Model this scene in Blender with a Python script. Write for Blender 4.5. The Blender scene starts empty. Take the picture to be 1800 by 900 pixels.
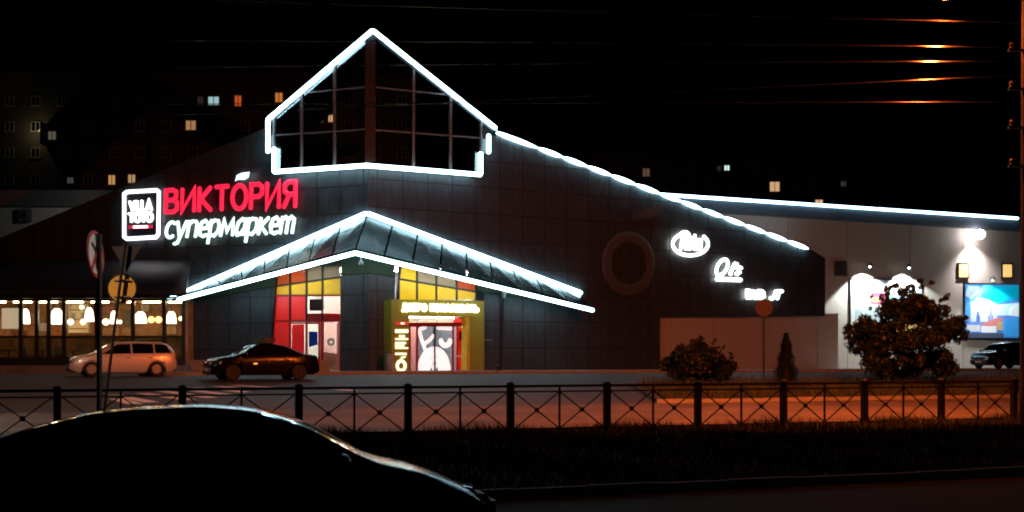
import bpy, bmesh, math, random
import numpy as np
from mathutils import Vector, Matrix

random.seed(7); RNG = np.random.default_rng(7)
SC = bpy.context.scene
COL = SC.collection

# ------------------------------------------------------------------ camera
F, ZC, YH = 2400.0, 1.85, 625.0          # focal length in photo pixels, eye height, horizon row
cd = bpy.data.cameras.new('camera'); cam = bpy.data.objects.new('camera', cd); COL.objects.link(cam)
cd.sensor_width = 36.0; cd.lens = 36.0 * F / 1800.0
cd.shift_y = (YH - 450.0) / 1800.0
cd.clip_start = 0.1; cd.clip_end = 3000
cam.location = (0, 0, ZC); cam.rotation_euler = (math.radians(90), 0, 0)
SC.camera = cam
# ------------------------------------------------------------------ night sky
w = bpy.data.worlds.new('World'); SC.world = w; w.use_nodes = True
nt = w.node_tree; bg = nt.nodes['Background']
sky = nt.nodes.new('ShaderNodeTexSky'); sky.sky_type = 'NISHITA'; sky.sun_disc = False
sky.sun_elevation = math.radians(-4.0); sky.sun_rotation = math.radians(200)
nt.links.new(sky.outputs[0], bg.inputs[0]); bg.inputs[1].default_value = 0.02
# ------------------------------------------------------------------ exposure, sampling
vs = SC.view_settings; vs.view_transform = 'Standard'; vs.look = 'None'; vs.exposure = 0.0; vs.gamma = 1.0
vs.use_curve_mapping = False
SC.render.engine = 'CYCLES'
cy = SC.cycles; cy.use_denoising = True; cy.max_bounces = 6; cy.diffuse_bounces = 3; cy.glossy_bounces = 3
cy.transmission_bounces = 4; cy.transparent_max_bounces = 12; cy.sample_clamp_indirect = 4.0
cy.caustics_reflective = False; cy.caustics_refractive = False
cy.pixel_filter_type = 'BLACKMAN_HARRIS'; cy.filter_width = 2.0

# ================================================================== materials
MATS = {}
def mat(name, col, rough=0.6, metal=0.0, noise=0.0, nscale=3.0, bump=0.0, bscale=20.0, emit=None, es=0.0,
        spec=0.5, coat=0.0, col2=None, stretch=None):
    if name in MATS: return MATS[name]
    m = bpy.data.materials.new(name); m.use_nodes = True; t = m.node_tree; p = t.nodes['Principled BSDF']
    p.inputs['Base Color'].default_value = (*col, 1); p.inputs['Roughness'].default_value = rough
    p.inputs['Metallic'].default_value = metal; p.inputs['Specular IOR Level'].default_value = spec
    p.inputs['Coat Weight'].default_value = coat; p.inputs['Coat Roughness'].default_value = 0.03
    tc = None
    if noise > 0 or bump > 0:
        tc = t.nodes.new('ShaderNodeTexCoord'); mp = t.nodes.new('ShaderNodeMapping')
        t.links.new(tc.outputs['Object'], mp.inputs[0])
        if stretch: mp.inputs['Scale'].default_value = stretch
    if noise > 0:
        n = t.nodes.new('ShaderNodeTexNoise'); n.inputs['Scale'].default_value = nscale; n.inputs['Detail'].default_value = 8
        n.inputs['Roughness'].default_value = 0.65
        t.links.new(mp.outputs[0], n.inputs['Vector'])
        r = t.nodes.new('ShaderNodeValToRGB')
        c2 = col2 or tuple(c * (1 + noise) for c in col)
        r.color_ramp.elements[0].position = 0.3; r.color_ramp.elements[1].position = 0.72
        r.color_ramp.elements[0].color = (*[c * (1 - noise) for c in col], 1)
        r.color_ramp.elements[1].color = (*c2, 1)
        t.links.new(n.outputs['Fac'], r.inputs[0]); t.links.new(r.outputs[0], p.inputs['Base Color'])
        rr = t.nodes.new('ShaderNodeMapRange'); rr.inputs['To Min'].default_value = max(0.03, rough - 0.12)
        rr.inputs['To Max'].default_value = min(1, rough + 0.12)
        t.links.new(n.outputs['Fac'], rr.inputs['Value']); t.links.new(rr.outputs[0], p.inputs['Roughness'])
    if bump > 0:
        b = t.nodes.new('ShaderNodeTexNoise'); b.inputs['Scale'].default_value = bscale; b.inputs['Detail'].default_value = 4
        t.links.new(mp.outputs[0], b.inputs['Vector'])
        bn = t.nodes.new('ShaderNodeBump'); bn.inputs['Strength'].default_value = bump; bn.inputs['Distance'].default_value = 0.05
        t.links.new(b.outputs['Fac'], bn.inputs['Height']); t.links.new(bn.outputs[0], p.inputs['Normal'])
    if emit:
        p.inputs['Emission Color'].default_value = (*emit, 1); p.inputs['Emission Strength'].default_value = es
    MATS[name] = m
    return m

def film(name, col, clear=0.0, gloss=0.06, tint=(1, 1, 1)):
    """coloured translucent film on glass, or clear glass"""
    if name in MATS: return MATS[name]
    m = bpy.data.materials.new(name); m.use_nodes = True; t = m.node_tree; t.nodes.clear()
    out = t.nodes.new('ShaderNodeOutputMaterial')
    tr = t.nodes.new('ShaderNodeBsdfTranslucent'); tr.inputs[0].default_value = (*col, 1)
    tp = t.nodes.new('ShaderNodeBsdfTransparent'); tp.inputs[0].default_value = (*tint, 1)
    m1 = t.nodes.new('ShaderNodeMixShader'); m1.inputs[0].default_value = clear
    t.links.new(tr.outputs[0], m1.inputs[1]); t.links.new(tp.outputs[0], m1.inputs[2])
    gl = t.nodes.new('ShaderNodeBsdfGlossy'); gl.inputs['Roughness'].default_value = 0.02 if clear > .5 else 0.35
    fr = t.nodes.new('ShaderNodeFresnel'); fr.inputs[0].default_value = 1.4
    m2 = t.nodes.new('ShaderNodeMixShader')
    mu = t.nodes.new('ShaderNodeMath'); mu.operation = 'ADD'; mu.inputs[1].default_value = gloss - 0.03
    t.links.new(fr.outputs[0], mu.inputs[0]); t.links.new(mu.outputs[0], m2.inputs[0])
    t.links.new(m1.outputs[0], m2.inputs[1]); t.links.new(gl.outputs[0], m2.inputs[2])
    t.links.new(m2.outputs[0], out.inputs[0]); MATS[name] = m
    return m

def emat(name, col, s):
    return mat(name, tuple(min(0.9, c) for c in col), 0.5, emit=col, es=s)

asphalt = mat('asphalt', (0.04, 0.038, 0.037), 0.72, noise=0.35, nscale=0.6, bump=0.35, bscale=14)
asphalt_near = mat('asphalt_near', (0.05, 0.048, 0.046), 0.8, noise=0.4, nscale=1.1, bump=0.4, bscale=25)
paving = mat('paving', (0.2, 0.195, 0.18), 0.75, noise=0.25, nscale=0.8, bump=0.2, bscale=12)
kerbm = mat('kerb_concrete', (0.32, 0.31, 0.29), 0.8, noise=0.3, nscale=2.5, bump=0.2, bscale=18)
soil = mat('soil', (0.03, 0.028, 0.018), 0.95, noise=0.5, nscale=1.5, bump=0.5, bscale=8)
paint = mat('road_paint', (0.8, 0.78, 0.75), 0.6, noise=0.35, nscale=5)
grassm = mat('grass_blade', (0.045, 0.06, 0.018), 0.7, noise=0.5, nscale=2)
panel = mat('cladding_panel', (0.042, 0.047, 0.052), 0.42, noise=0.4, nscale=1.6, bump=0.05, bscale=1.5, stretch=(2.5, 2.5, .5))
core = mat('joint_dark', (0.012, 0.012, 0.013), 0.8)
band = mat('soffit_green', (0.06, 0.075, 0.03), 0.6, noise=0.2)
white_panel = mat('white_panel', (0.55, 0.49, 0.43), 0.65, noise=0.06, nscale=0.7, bump=0.05, bscale=2, stretch=(6, 6, 0.4))
tube_m = emat('led_tube', (0.5, 0.86, 1.0), 11.0)
tube_r = emat('led_tube_roof', (0.5, 0.86, 1.0), 12.0)
tube_dim = emat('led_tube_wing', (0.45, 0.8, 1.0), 8.0)
frame_red = mat('red_frame', (0.35, 0.015, 0.02), 0.4)
frame_dark = mat('dark_frame', (0.03, 0.03, 0.033), 0.4, metal=0.3)
frame_grey = mat('grey_mullion', (0.22, 0.23, 0.24), 0.45, metal=0.4)
sheet = mat('canopy_sheet', (0.008, 0.012, 0.011), 0.25, metal=0.5, noise=0.3, nscale=0.8, bump=0.5, bscale=1.6)
dark_metal = mat('dark_metal_roof', (0.02, 0.024, 0.03), 0.3, metal=0.4, noise=0.2, bump=0.25, bscale=0.9)
steel = mat('galvanised', (0.3, 0.3, 0.3), 0.5, metal=0.6, noise=0.25)
iron = mat('fence_iron', (0.01, 0.008, 0.007), 0.55, metal=0.3, noise=0.3, nscale=9)
olive = mat('olive_portal', (0.30, 0.28, 0.025), 0.5, noise=0.12, nscale=1.5)
yellow_p = mat('yellow_trim', (0.75, 0.5, 0.03), 0.45, noise=0.1)
concrete = mat('concrete', (0.33, 0.31, 0.28), 0.85, noise=0.25, nscale=3, bump=0.3, bscale=15)
glass_dark = mat('night_glass', (0.004, 0.005, 0.006), 0.04, spec=0.6)
clear_glass = film('clear_glass', (0.9, 0.9, 0.9), clear=1.0, gloss=0.05)

# ================================================================== mesh helpers
class MB:
    def __init__(s): s.v = []; s.f = []; s.mi = []
    def add(s, vs, fs, mi=0):
        o = len(s.v); s.v += [tuple(v) for v in vs]; s.f += [tuple(i + o for i in f) for f in fs]; s.mi += [mi] * len(fs)
        return s
    def hexa(s, p, mi=0):
        return s.add(p, [(0, 1, 2, 3), (7, 6, 5, 4), (0, 4, 5, 1), (1, 5, 6, 2), (2, 6, 7, 3), (3, 7, 4, 0)], mi)
    def box(s, c, d, rz=0.0, mi=0):
        c = Vector(c); R = Matrix.Rotation(rz, 3, 'Z'); hx, hy, hz = d[0] / 2, d[1] / 2, d[2] / 2
        P = [c + R @ Vector(q) for q in ((-hx, -hy, -hz), (hx, -hy, -hz), (hx, hy, -hz), (-hx, hy, -hz),
                                         (-hx, -hy, hz), (hx, -hy, hz), (hx, hy, hz), (-hx, hy, hz))]
        return s.hexa(P, mi)
    def bar(s, a, b, wx, wy, up=(0, 0, 1), mi=0):
        a, b = Vector(a), Vector(b); t = (b - a).normalized(); u = Vector(up)
        x = t.cross(u)
        if x.length < 1e-4: x = t.cross(Vector((0, 1, 0)))
        x.normalize(); y = x.cross(t).normalized()
        P = [q + x * i * wx / 2 + y * j * wy / 2 for q in (a, b) for i, j in ((-1, -1), (1, -1), (1, 1), (-1, 1))]
        return s.hexa(P, mi)
    def tube(s, pts, r, n=8, closed=False, cap=True, mi=0):
        pts = [Vector(p) for p in pts]; N = len(pts); rs = r if isinstance(r, (list, tuple)) else [r] * N
        V = []; prev = None
        for i, p in enumerate(pts):
            a = pts[i - 1] if (i > 0 or closed) else p; b = pts[(i + 1) % N] if (i < N - 1 or closed) else p
            t = (b - a).normalized()
            u = Vector((0, 0, 1)) if abs(t.z) < 0.95 else Vector((1, 0, 0))
            if prev is not None: u = prev
            x = t.cross(u).normalized(); y = x.cross(t).normalized(); prev = y
            V += [p + (x * math.cos(k * 2 * math.pi / n) + y * math.sin(k * 2 * math.pi / n)) * rs[i] for k in range(n)]
        Fs = []
        for i in range(N if closed else N - 1):
            j = (i + 1) % N
            for k in range(n):
                l = (k + 1) % n; Fs.append((i * n + k, i * n + l, j * n + l, j * n + k))
        if cap and not closed: Fs += [tuple(range(n - 1, -1, -1)), tuple(range((N - 1) * n, N * n))]
        return s.add(V, Fs, mi)
    def ribbon(s, pts, n, w, dep, closed=False, mi=0):
        """flattened rounded stroke lying on a plane of normal n (built-up letter stroke)"""
        pts = [Vector(p) for p in pts]; n = Vector(n).normalized(); N = len(pts)
        if not closed and N > 1:
            e0 = (pts[0] - pts[1]).normalized(); e1 = (pts[-1] - pts[-2]).normalized()
            pts = [pts[0] + e0 * w * .32] + pts + [pts[-1] + e1 * w * .32]; N += 2
        prof = [(-.5, 0), (-.5, .55), (-.3, .95), (0, 1.06), (.3, .95), (.5, .55), (.5, 0)]; K = len(prof); V = []
        for i, p in enumerate(pts):
            a = pts[i - 1] if (i > 0 or closed) else None; b = pts[(i + 1) % N] if (i < N - 1 or closed) else None
            d1 = (p - a).normalized() if a is not None else None; d2 = (b - p).normalized() if b is not None else None
            if d1 is None: d1 = d2
            if d2 is None: d2 = d1
            t = (d1 + d2)
            if t.length < 1e-3: t = d1
            t.normalize(); sd = t.cross(n).normalized(); k = 1 / max(.55, t.dot(d1))
            sc = 1.0 if (closed or 0 < i < N - 1) else .55
            V += [p + sd * q[0] * w * k * sc + n * q[1] * dep for q in prof]
        Fs = []
        for i in range(N if closed else N - 1):
            j = (i + 1) % N
            for k in range(K - 1): Fs.append((i * K + k, i * K + k + 1, j * K + k + 1, j * K + k))
            Fs.append((i * K + K - 1, i * K, j * K, j * K + K - 1))
        if not closed: Fs += [tuple(range(K - 1, -1, -1)), tuple(range((N - 1) * K, N * K))]
        return s.add(V, Fs, mi)
    def lathe(s, prof, c=(0, 0, 0), axis='Z', n=24, mi=0, cap=True):
        V = []
        for r, h in prof:
            for k in range(n):
                a = 2 * math.pi * k / n; x, y = r * math.cos(a), r * math.sin(a)
                V.append({'Z': (c[0] + x, c[1] + y, c[2] + h), 'Y': (c[0] + x, c[1] + h, c[2] + y)}[axis])
        Fs = []
        for i in range(len(prof) - 1):
            for k in range(n):
                l = (k + 1) % n; Fs.append((i * n + k, i * n + l, (i + 1) * n + l, (i + 1) * n + k))
        if cap and prof[0][0] > 1e-6: Fs.append(tuple(range(n - 1, -1, -1)))
        if cap and prof[-1][0] > 1e-6: Fs.append(tuple(range((len(prof) - 1) * n, len(prof) * n)))
        return s.add(V, Fs, mi)
    def prism(s, A, B, mi=0):
        n = len(A)
        return s.add(list(A) + list(B), [tuple(range(n - 1, -1, -1)), tuple(range(n, 2 * n))] +
                     [(i, (i + 1) % n, n + (i + 1) % n, n + i) for i in range(n)], mi)
    def mesh(s, name, mats, smooth=False, fix=True):
        me = bpy.data.meshes.new(name); me.from_pydata(s.v, [], s.f)
        for m in (mats if isinstance(mats, (list, tuple)) else [mats]): me.materials.append(m)
        me.polygons.foreach_set('material_index', s.mi)
        if fix:
            bm = bmesh.new(); bm.from_mesh(me); bmesh.ops.remove_doubles(bm, verts=bm.verts, dist=1e-5)
            bmesh.ops.recalc_face_normals(bm, faces=bm.faces); bm.to_mesh(me); bm.free()
        if smooth:
            me.polygons.foreach_set('use_smooth', [True] * len(me.polygons))
            try: me.set_sharp_from_angle(angle=math.radians(38))
            except Exception: pass
        me.update(); return me
    def build(s, name, mats, parent=None, smooth=False, fix=True):
        return link(bpy.data.objects.new(name, s.mesh(name, mats, smooth, fix)), parent)

ROOT = {}
def link(o, parent=None):
    COL.objects.link(o)
    if parent is not None:
        o.parent = parent
        if parent.name in ROOT: o.matrix_parent_inverse = Matrix.Translation(-ROOT[parent.name])
    return o
def thing(name, label, cat, loc=(0, 0, 0), group=None, rz=None):
    """an Empty at the thing's base. rz None: its parts are given in world coordinates; else in local ones"""
    o = bpy.data.objects.new(name, None); o.empty_display_size = 0.3; COL.objects.link(o); o.location = loc
    if rz is None: ROOT[o.name] = Vector(loc)
    else: o.rotation_euler = (0, 0, rz)
    return tag(o, label, cat, group)
def tag(o, label, cat, group=None):
    o['label'] = label; o['category'] = cat
    if group: o['group'] = group
    return o
def kind(o, k): o['kind'] = k; return o
def copy_tree(o, parent=None):
    c = o.copy(); COL.objects.link(c); c.parent = parent
    for ch in list(o.children): copy_tree(ch, c)
    return c

# ================================================================== photo geometry helpers
def ray(px, py): return Vector(((px - 900) / F, 1.0, (YH - py) / F))
def U(px, py, Y): return Vector((0, 0, ZC)) + ray(px, py) * Y
AK = [(-200, 0), (32, 0), (60, .9), (66, .95), (75, .94), (81, .72), (86, .57), (95, .5), (600, .5)]
FS, FX = 0.423, 2.36                      # the street runs obliquely: u = distance across it
def uof(x, y): return y - FS * (x + FX)
def A(u):
    for (a, za), (b, zb) in zip(AK, AK[1:]):
        if u <= b: return za + (zb - za) * (u - a) / (b - a)
    return AK[-1][1]
def gz(x, y): return A(uof(x, y))
def G(px, py):
    r = ray(px, py); y = 10.0
    while y < 400:
        if ZC + r.z * y < gz(r.x * y, y): break
        y += .05
    return Vector((r.x * y, y, gz(r.x * y, y)))
class Plane:
    def __init__(s, o, d, n): s.o = Vector((o[0], o[1], 0)); s.d = Vector((d[0], d[1], 0)).normalized(); s.n = Vector((n[0], n[1], 0)).normalized()
    def hit(s, px, py, off=0.0):
        r = ray(px, py); P0 = s.o + s.n * off; t = (P0).dot(s.n) / r.dot(s.n)
        # camera sits at (0,0,ZC); normal is horizontal
        return Vector((0, 0, ZC)) + r * t
    def sz(s, px, py, off=0.0):
        p = s.hit(px, py, off); return ((p - s.o).dot(s.d), p.z)
    def pt(s, a, z, off=0.0): p = s.o + s.d * a + s.n * off; return Vector((p.x, p.y, z))
Yc = 72.7
Cc = ((648 - 900) / F * Yc, Yc)
aR, aL = math.radians(57), math.radians(63.4)
PR = Plane(Cc, (math.sin(aR), math.cos(aR)), (math.cos(aR), -math.sin(aR)))
PL = Plane(Cc, (-math.sin(aL), math.cos(aL)), (-math.cos(aL), -math.sin(aL)))
wo = PR.o - PR.n * 2.2
PW = Plane((wo.x, wo.y), PR.d, PR.n)

def clip(poly, a, b):
    """keep the part of poly on the left of a->b"""
    out = []
    for i in range(len(poly)):
        p, q = poly[i], poly[(i + 1) % len(poly)]
        sp = (b[0] - a[0]) * (p[1] - a[1]) - (b[1] - a[1]) * (p[0] - a[0])
        sq = (b[0] - a[0]) * (q[1] - a[1]) - (b[1] - a[1]) * (q[0] - a[0])
        if sp >= 0: out.append(p)
        if sp * sq < 0:
            t = sp / (sp - sq); out.append((p[0] + (q[0] - p[0]) * t, p[1] + (q[1] - p[1]) * t))
    return out
def area(p): return sum(p[i][0] * p[(i + 1) % len(p)][1] - p[(i + 1) % len(p)][0] * p[i][1] for i in range(len(p))) / 2
PCACHE = {}
def cladding(pl, regions, parent, m, cw, ch, s0, z0, off0=0.0, th=0.035, gap=0.045, name='cladding_panel'):
    """individual facade cladding sheets with recessed joints; sheets are clipped to the facade outline"""
    for reg in regions:
        R_ = [pl.sz(x, y) for x, y in reg]
        if area(R_) < 0: R_.reverse()
        ss = [p[0] for p in R_]; zs = [p[1] for p in R_]
        for i in range(math.floor((min(ss) - s0) / cw), math.ceil((max(ss) - s0) / cw)):
            for j in range(math.floor((min(zs) - z0) / ch), math.ceil((max(zs) - z0) / ch)):
                a, b, c, d = s0 + i * cw + gap / 2, s0 + (i + 1) * cw - gap / 2, z0 + j * ch + gap / 2, z0 + (j + 1) * ch - gap / 2
                q = [(a, c), (b, c), (b, d), (a, d)]
                for k in range(len(R_)):
                    q = clip(q, R_[k], R_[(k + 1) % len(R_)])
                    if len(q) < 3: break
                if len(q) < 3 or abs(area(q)) < 0.02: continue
                full = abs(area(q) - (b - a) * (d - c)) < 1e-4
                jit = random.uniform(-.006, .006)
                if full:
                    key = (name, cw, ch, pl is PL)
                    if key not in PCACHE:
                        mb = MB(); mb.prism([pl.pt(x, z, off0) - pl.pt(a, c, 0) for x, z in q], [pl.pt(x, z, off0 + th) - pl.pt(a, c, 0) for x, z in q])
                        PCACHE[key] = mb.mesh(name, m)
                    o = bpy.data.objects.new(name, PCACHE[key]); o.location = pl.pt(a, c, jit); link(o, parent)
                else:
                    MB().prism([pl.pt(x, z, off0 + jit) for x, z in q], [pl.pt(x, z, off0 + th + jit) for x, z in q]).build(name, m, parent)
def slab(pl, pxs, off0, off1):
    """prism of an outline given in photo pixels on plane pl (at its outer face) between two offsets"""
    q = [pl.sz(x, y, off1) for x, y in pxs]
    return MB().prism([pl.pt(a, z, off0) for a, z in q], [pl.pt(a, z, off1) for a, z in q])

# ================================================================== ground and roads
def patch(name, u0, u1, x0, x1, dz, m, th=0.0, parent=None):
    us = sorted({u0, u1, *[k for k, _ in AK if u0 < k < u1]}); mb = MB()
    for a, b in zip(us, us[1:]):
        P = [(x, u + FS * (x + FX), A(u) + dz) for u, x in ((a, x0), (a, x1), (b, x1), (b, x0))]
        if th: mb.hexa([(p[0], p[1], p[2] - th) for p in P] + P)
        else: mb.add(P, [(0, 1, 2, 3)])
    return mb.build(name, m, parent)
kind(patch('ground', -120, 560, -500, 500, 0, soil), 'structure')
kind(patch('near_road', -60, 16.6, -120, 120, .004, asphalt_near), 'structure')
kind(patch('far_road', 32.0, 41.2, -120, 120, .006, mat('worn_asphalt', (.1, .095, .09), .8, noise=.5, nscale=.5, bump=.35, bscale=14)), 'structure')
kind(patch('car_park', 41.2, 66.0, -120, 4.6, .006, asphalt), 'structure')
kind(patch('plaza_pavement', 66.2, 110, -16.5, 60, .10, paving, .18), 'structure')
kind(patch('service_lane', 52.0, 66.0, 4.6, 120, .006, asphalt), 'structure')
def kerb(u, x0, x1, wd=.16, h=.13, step=1.0, name='kerb'):
    root = kind(patch(name, u - .02, u + wd + .02, x0, x1, -.02, kerbm, .1), 'structure')
    x = x0; proto = None
    n = int((x1 - x0) / step)
    for i in range(n):
        xa = x0 + i * step; P = []
        for xx in (xa + .006, xa + step - .006):
            for uu in (u, u + wd): P.append((xx, uu + FS * (xx + FX)))
        z = A(u)
        q = [P[0], P[2], P[3], P[1]]
        if proto is None:
            proto = MB().hexa([(p[0] - xa, p[1] - q[0][1], -.1) for p in q] + [(p[0] - xa, p[1] - q[0][1], h) for p in q]).mesh('kerb_stone', kerbm)
        o = bpy.data.objects.new('kerb_stone', proto); o.location = (xa, q[0][1], z + random.uniform(-.012, .012)); link(o, root)
kerb(16.64, -6, 16); kerb(41.25, 4.7, 34); kerb(66.02, -16, 34, h=.15); kerb(31.75, -14, 22, h=.1)

# zebra crossing and other markings on the car park, each stripe a painted sheet
zroot = MB().add([(0, 0, 0)] * 0, []).v
stripes = [((200, 695), (267, 708)), ((250, 692), (334, 704)), ((283, 688), (372, 700)), ((318, 685), (398, 694)),
           ((345, 682), (432, 690)), ((380, 680), (470, 686)), ((410, 678), (500, 683)), ((205, 702), (238, 711)), ((535, 682), (622, 687))]
zc = thing('zebra_crossing', 'worn white zebra crossing stripes painted on the asphalt left of centre', 'crosswalk', G(340, 692))
for a, b in stripes:
    pa, pb = G(*a), G(*b); t = (pb - pa).normalized(); sdv = Vector((-t.y, t.x, 0)) * .24; q = []
    N = 6
    mb = MB(); V = []
    for i in range(N + 1):
        p = pa.lerp(pb, i / N)
        for sg in (-1, 1):
            r = p + sdv * sg; V.append((r.x, r.y, gz(r.x, r.y) + .016))
    mb.add(V, [(2 * i, 2 * i + 2, 2 * i + 3, 2 * i + 1) for i in range(N)]); mb.build('stripe', paint, zc)

# planted strip between the far road and the service lane
kind(patch('planted_strip', 41.42, 51.6, 4.75, 120, .10, soil, .12), 'structure')
# ------------------------------------------------------------------ grass
def grass(name, n, u0, u1, x0, x1, hmin, hmax, dz=0.0, dens=None):
    u = RNG.uniform(u0, u1, n); x = RNG.uniform(x0, x1, n)
    if dens: u = u1 - (u1 - u0) * RNG.random(n) ** dens
    y = u + FS * (x + FX); z = np.array([A(a) for a in u]) + dz
    h = RNG.uniform(hmin, hmax, n) * (0.6 + .6 * (np.sin(x * 1.7 + u * .9) * .5 + .5)); a = RNG.uniform(0, 6.28, n)
    wd = RNG.uniform(.008, .016, n); lx = RNG.normal(0, .35, n) * h; ly = RNG.normal(0, .35, n) * h
    V = np.zeros((n, 3, 3)); dx, dy = np.cos(a) * wd, np.sin(a) * wd
    V[:, 0] = np.stack([x - dx, y - dy, z], 1); V[:, 1] = np.stack([x + dx, y + dy, z], 1); V[:, 2] = np.stack([x + lx, y + ly, z + h], 1)
    me = bpy.data.meshes.new(name); me.from_pydata(V.reshape(-1, 3).tolist(), [], np.arange(3 * n).reshape(-1, 3).tolist())
    me.materials.append(grassm)
    return kind(link(bpy.data.objects.new(name, me)), 'stuff')
tag(grass('verge_grass', 70000, 16.9, 31.7, -9, 17, .07, .2), 'dark unmown grass verge between the near kerb and the fence', 'grass')
tag(grass('fence_grass', 9000, 30.5, 31.7, -12, 18, .1, .34), 'taller grass tufts along the foot of the fence', 'grass')
tag(grass('strip_ground_cover', 22000, 41.5, 51.5, 5, 32, .15, .55, .1), 'dark low ground cover on the planted strip beyond the orange-lit road', 'ground cover')

# ================================================================== supermarket
sm = thing('supermarket', 'dark panelled supermarket with glass corner gable outlined in white light tubes', 'building', (Cc[0], Cc[1], gz(*Cc)))
BASE = 664
Lpoly = [(648, BASE), (648, 292), (478, 302), (478, 221), (-40, 435), (-40, BASE)]
Rpoly = [(648, BASE), (648, 292), (850, 307), (850, 221), (1428, 440), (1450, 454), (1450, 555), (1160, 557), (1160, BASE)]
# door openings are cut out by building the backing wall in pieces
def backing(pl, regs, dep):
    for r in regs:
        q = [pl.sz(x, y) for x, y in r]
        MB().prism([pl.pt(a, z, -dep) for a, z in q], [pl.pt(a, z, 0.0) for a, z in q]).build('wall', core, sm)
backing(PL, [[(648, BASE), (648, 440), (600, 445), (600, BASE)],
             [(474, BASE), (486, 470), (330, 505), (330, BASE)],
             [(648, 440), (648, 292), (478, 302), (478, 466), (600, 445)],
             [(478, 466), (478, 221), (-40, 435), (-40, 528), (330, 505)]], .35)
backing(PR, [[(648, BASE), (648, 440), (694, 450), (694, BASE)],
             [(694, 450), (648, 440), (648, 292), (850, 307), (850, 221), (1018, 285), (1018, 520), (840, 478)],
             [(840, BASE), (840, 478), (1018, 520), (1018, BASE)],
             [(1018, BASE), (1018, 285), (1160, 339), (1160, BASE)],
             [(1160, 557), (1160, 339), (1428, 440), (1450, 454), (1450, 555)]], .35)
cladding(PL, [[(648, 656), (648, 481), (599, 485), (599, 656)],
              [(472, 656), (484, 504), (330, 531), (330, 656)],
              [(648, 380), (648, 292), (478, 302), (478, 452)],
              [(478, 452), (478, 221), (-40, 435), (-40, 528), (300, 520)]], sm, panel, 1.5, 1.46, .3, .72)
cladding(PR, [[(648, 656), (648, 481), (692, 488), (692, 656)],
              [(850, 514), (1018, 541), (1018, 656), (850, 656)],
              [(648, 380), (648, 292), (850, 307), (850, 456)],
              [(850, 456), (850, 221), (1018, 285), (1018, 517)],
              [(1018, 285), (1160, 339), (1160, 656), (1018, 656)],
              [(1160, 339), (1428, 440), (1450, 454), (1450, 555), (1160, 557)]], sm, panel, 1.55, 1.5, .5, .79)
# olive band between the sheets and the canopy soffit
for pl, r in ((PL, [(648, 479), (648, 436), (599, 447), (599, 483)]), (PL, [(484, 502), (486, 478), (330, 512), (330, 529)]),
              (PR, [(648, 479), (648, 436), (698, 447), (692, 486)]), (PR, [(838, 510), (838, 486), (1018, 528), (1018, 539)])):
    slab(pl, r, 0.003, .03).build('soffit_band', band, sm)
# roof sheets behind the sloping facade edges, and the gable end sheet
def roofback(pl, a, b, dep, zdrop):
    A_, B_ = pl.hit(*a), pl.hit(*b); k = -pl.n * dep
    P = [A_, B_, B_ + k, A_ + k]
    return MB().hexa([p + Vector((0, 0, -.45 - (zdrop if i > 1 else 0))) for i, p in enumerate(P)] + [p + Vector((0, 0, -.05 - (zdrop if i > 1 else 0))) for i, p in enumerate(P)])
roofback(PL, (478, 224), (-40, 438), 9, -.4).build('roof', dark_metal, sm)
roofback(PR, (850, 224), (1428, 443), 9, -.4).build('roof', dark_metal, sm)
# white lower wall under the dark overhang at the right end of the right facade
qv = [(1160, 557), (1253, 556.5), (1338, 556), (1437, 555), (1474, 555)]
for (xa, ya), (xb, yb) in zip(qv, qv[1:]):
    slab(PR, [(xa + .6, 662), (xa + .6, ya - 4), (xb - .6, yb - 4), (xb - .6, 662)], -.8, -.45).build('lower_wall_panel', white_panel, sm)

# ------------------------------------------------------------------ glazed corner gable (lantern)
LO = .55
def lp(pl, x, y, off=LO): return pl.hit(x, y, off)
lan = MB()
def bars(mb, pl, segs, r, off=LO):
    for (x0, y0), (x1, y1) in segs: mb.bar(lp(pl, x0, y0, off), lp(pl, x1, y1, off), r, r, up=pl.n)
XL, XR = 478, 852
def topL(x): return 54 + (654 - x) * (208 - 54) / (654 - 473)
def topR(x): return 54 + (x - 654) * (225 - 54) / (871 - 654)
vl, vr = [482, 530, 588, 645], [651, 727, 792, 846]
def botL(x): return 291 + (645 - x) * (302 - 291) / (645 - 482)
def botR(x): return 291 + (x - 645) * (307 - 291) / (846 - 645)
h1L = lambda x: 227 + (645 - x) * 11 / 165
h2L = lambda x: 153 + (645 - x) * 10 / 108
h1R = lambda x: 228 + (x - 655) * 15 / 195
h2R = lambda x: 153 + (x - 655) * 14 / 135
for pl, vv, top, bot, h1, h2 in ((PL, vl, topL, botL, h1L, h2L), (PR, vr, topR, botR, h1R, h2R)):
    for x in vv:
        m_ = MB(); m_.bar(lp(pl, x, bot(x)), lp(pl, x, top(x) + 3), .1, .14, up=pl.n); m_.build('mullion', frame_grey, sm)
    for hf, lo in ((h1, None), (h2, None)):
        xs = [x for x in np.linspace(min(vv), max(vv), 60) if top(x) < hf(x)]
        m_ = MB(); m_.bar(lp(pl, min(xs), hf(min(xs)), LO - .02), lp(pl, max(xs), hf(max(xs)), LO - .02), .07, .09, up=pl.n); m_.build('transom', frame_grey, sm)
    for x0, x1 in zip(vv, vv[1:]):
        rows = [(bot, h1), (h1, h2), (h2, top)]
        for f0, f1 in rows:
            q = []
            for x in np.linspace(x0, x1, 9): q.append((x, max(f1(x), top(x) + 2)))
            lo_ = [(x, f0(x)) for x in np.linspace(x1, x0, 9)]
            pts = [(x, y) for x, y in q if y < f0(x) - .8]
            if len(pts) < 2: continue
            xa, xb = pts[0][0], pts[-1][0]
            poly = pts + [(xb, f0(xb)), (xa, f0(xa))]
            slab(pl, poly, LO - .06, LO - .045).build('pane', clear_glass, sm)
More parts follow.
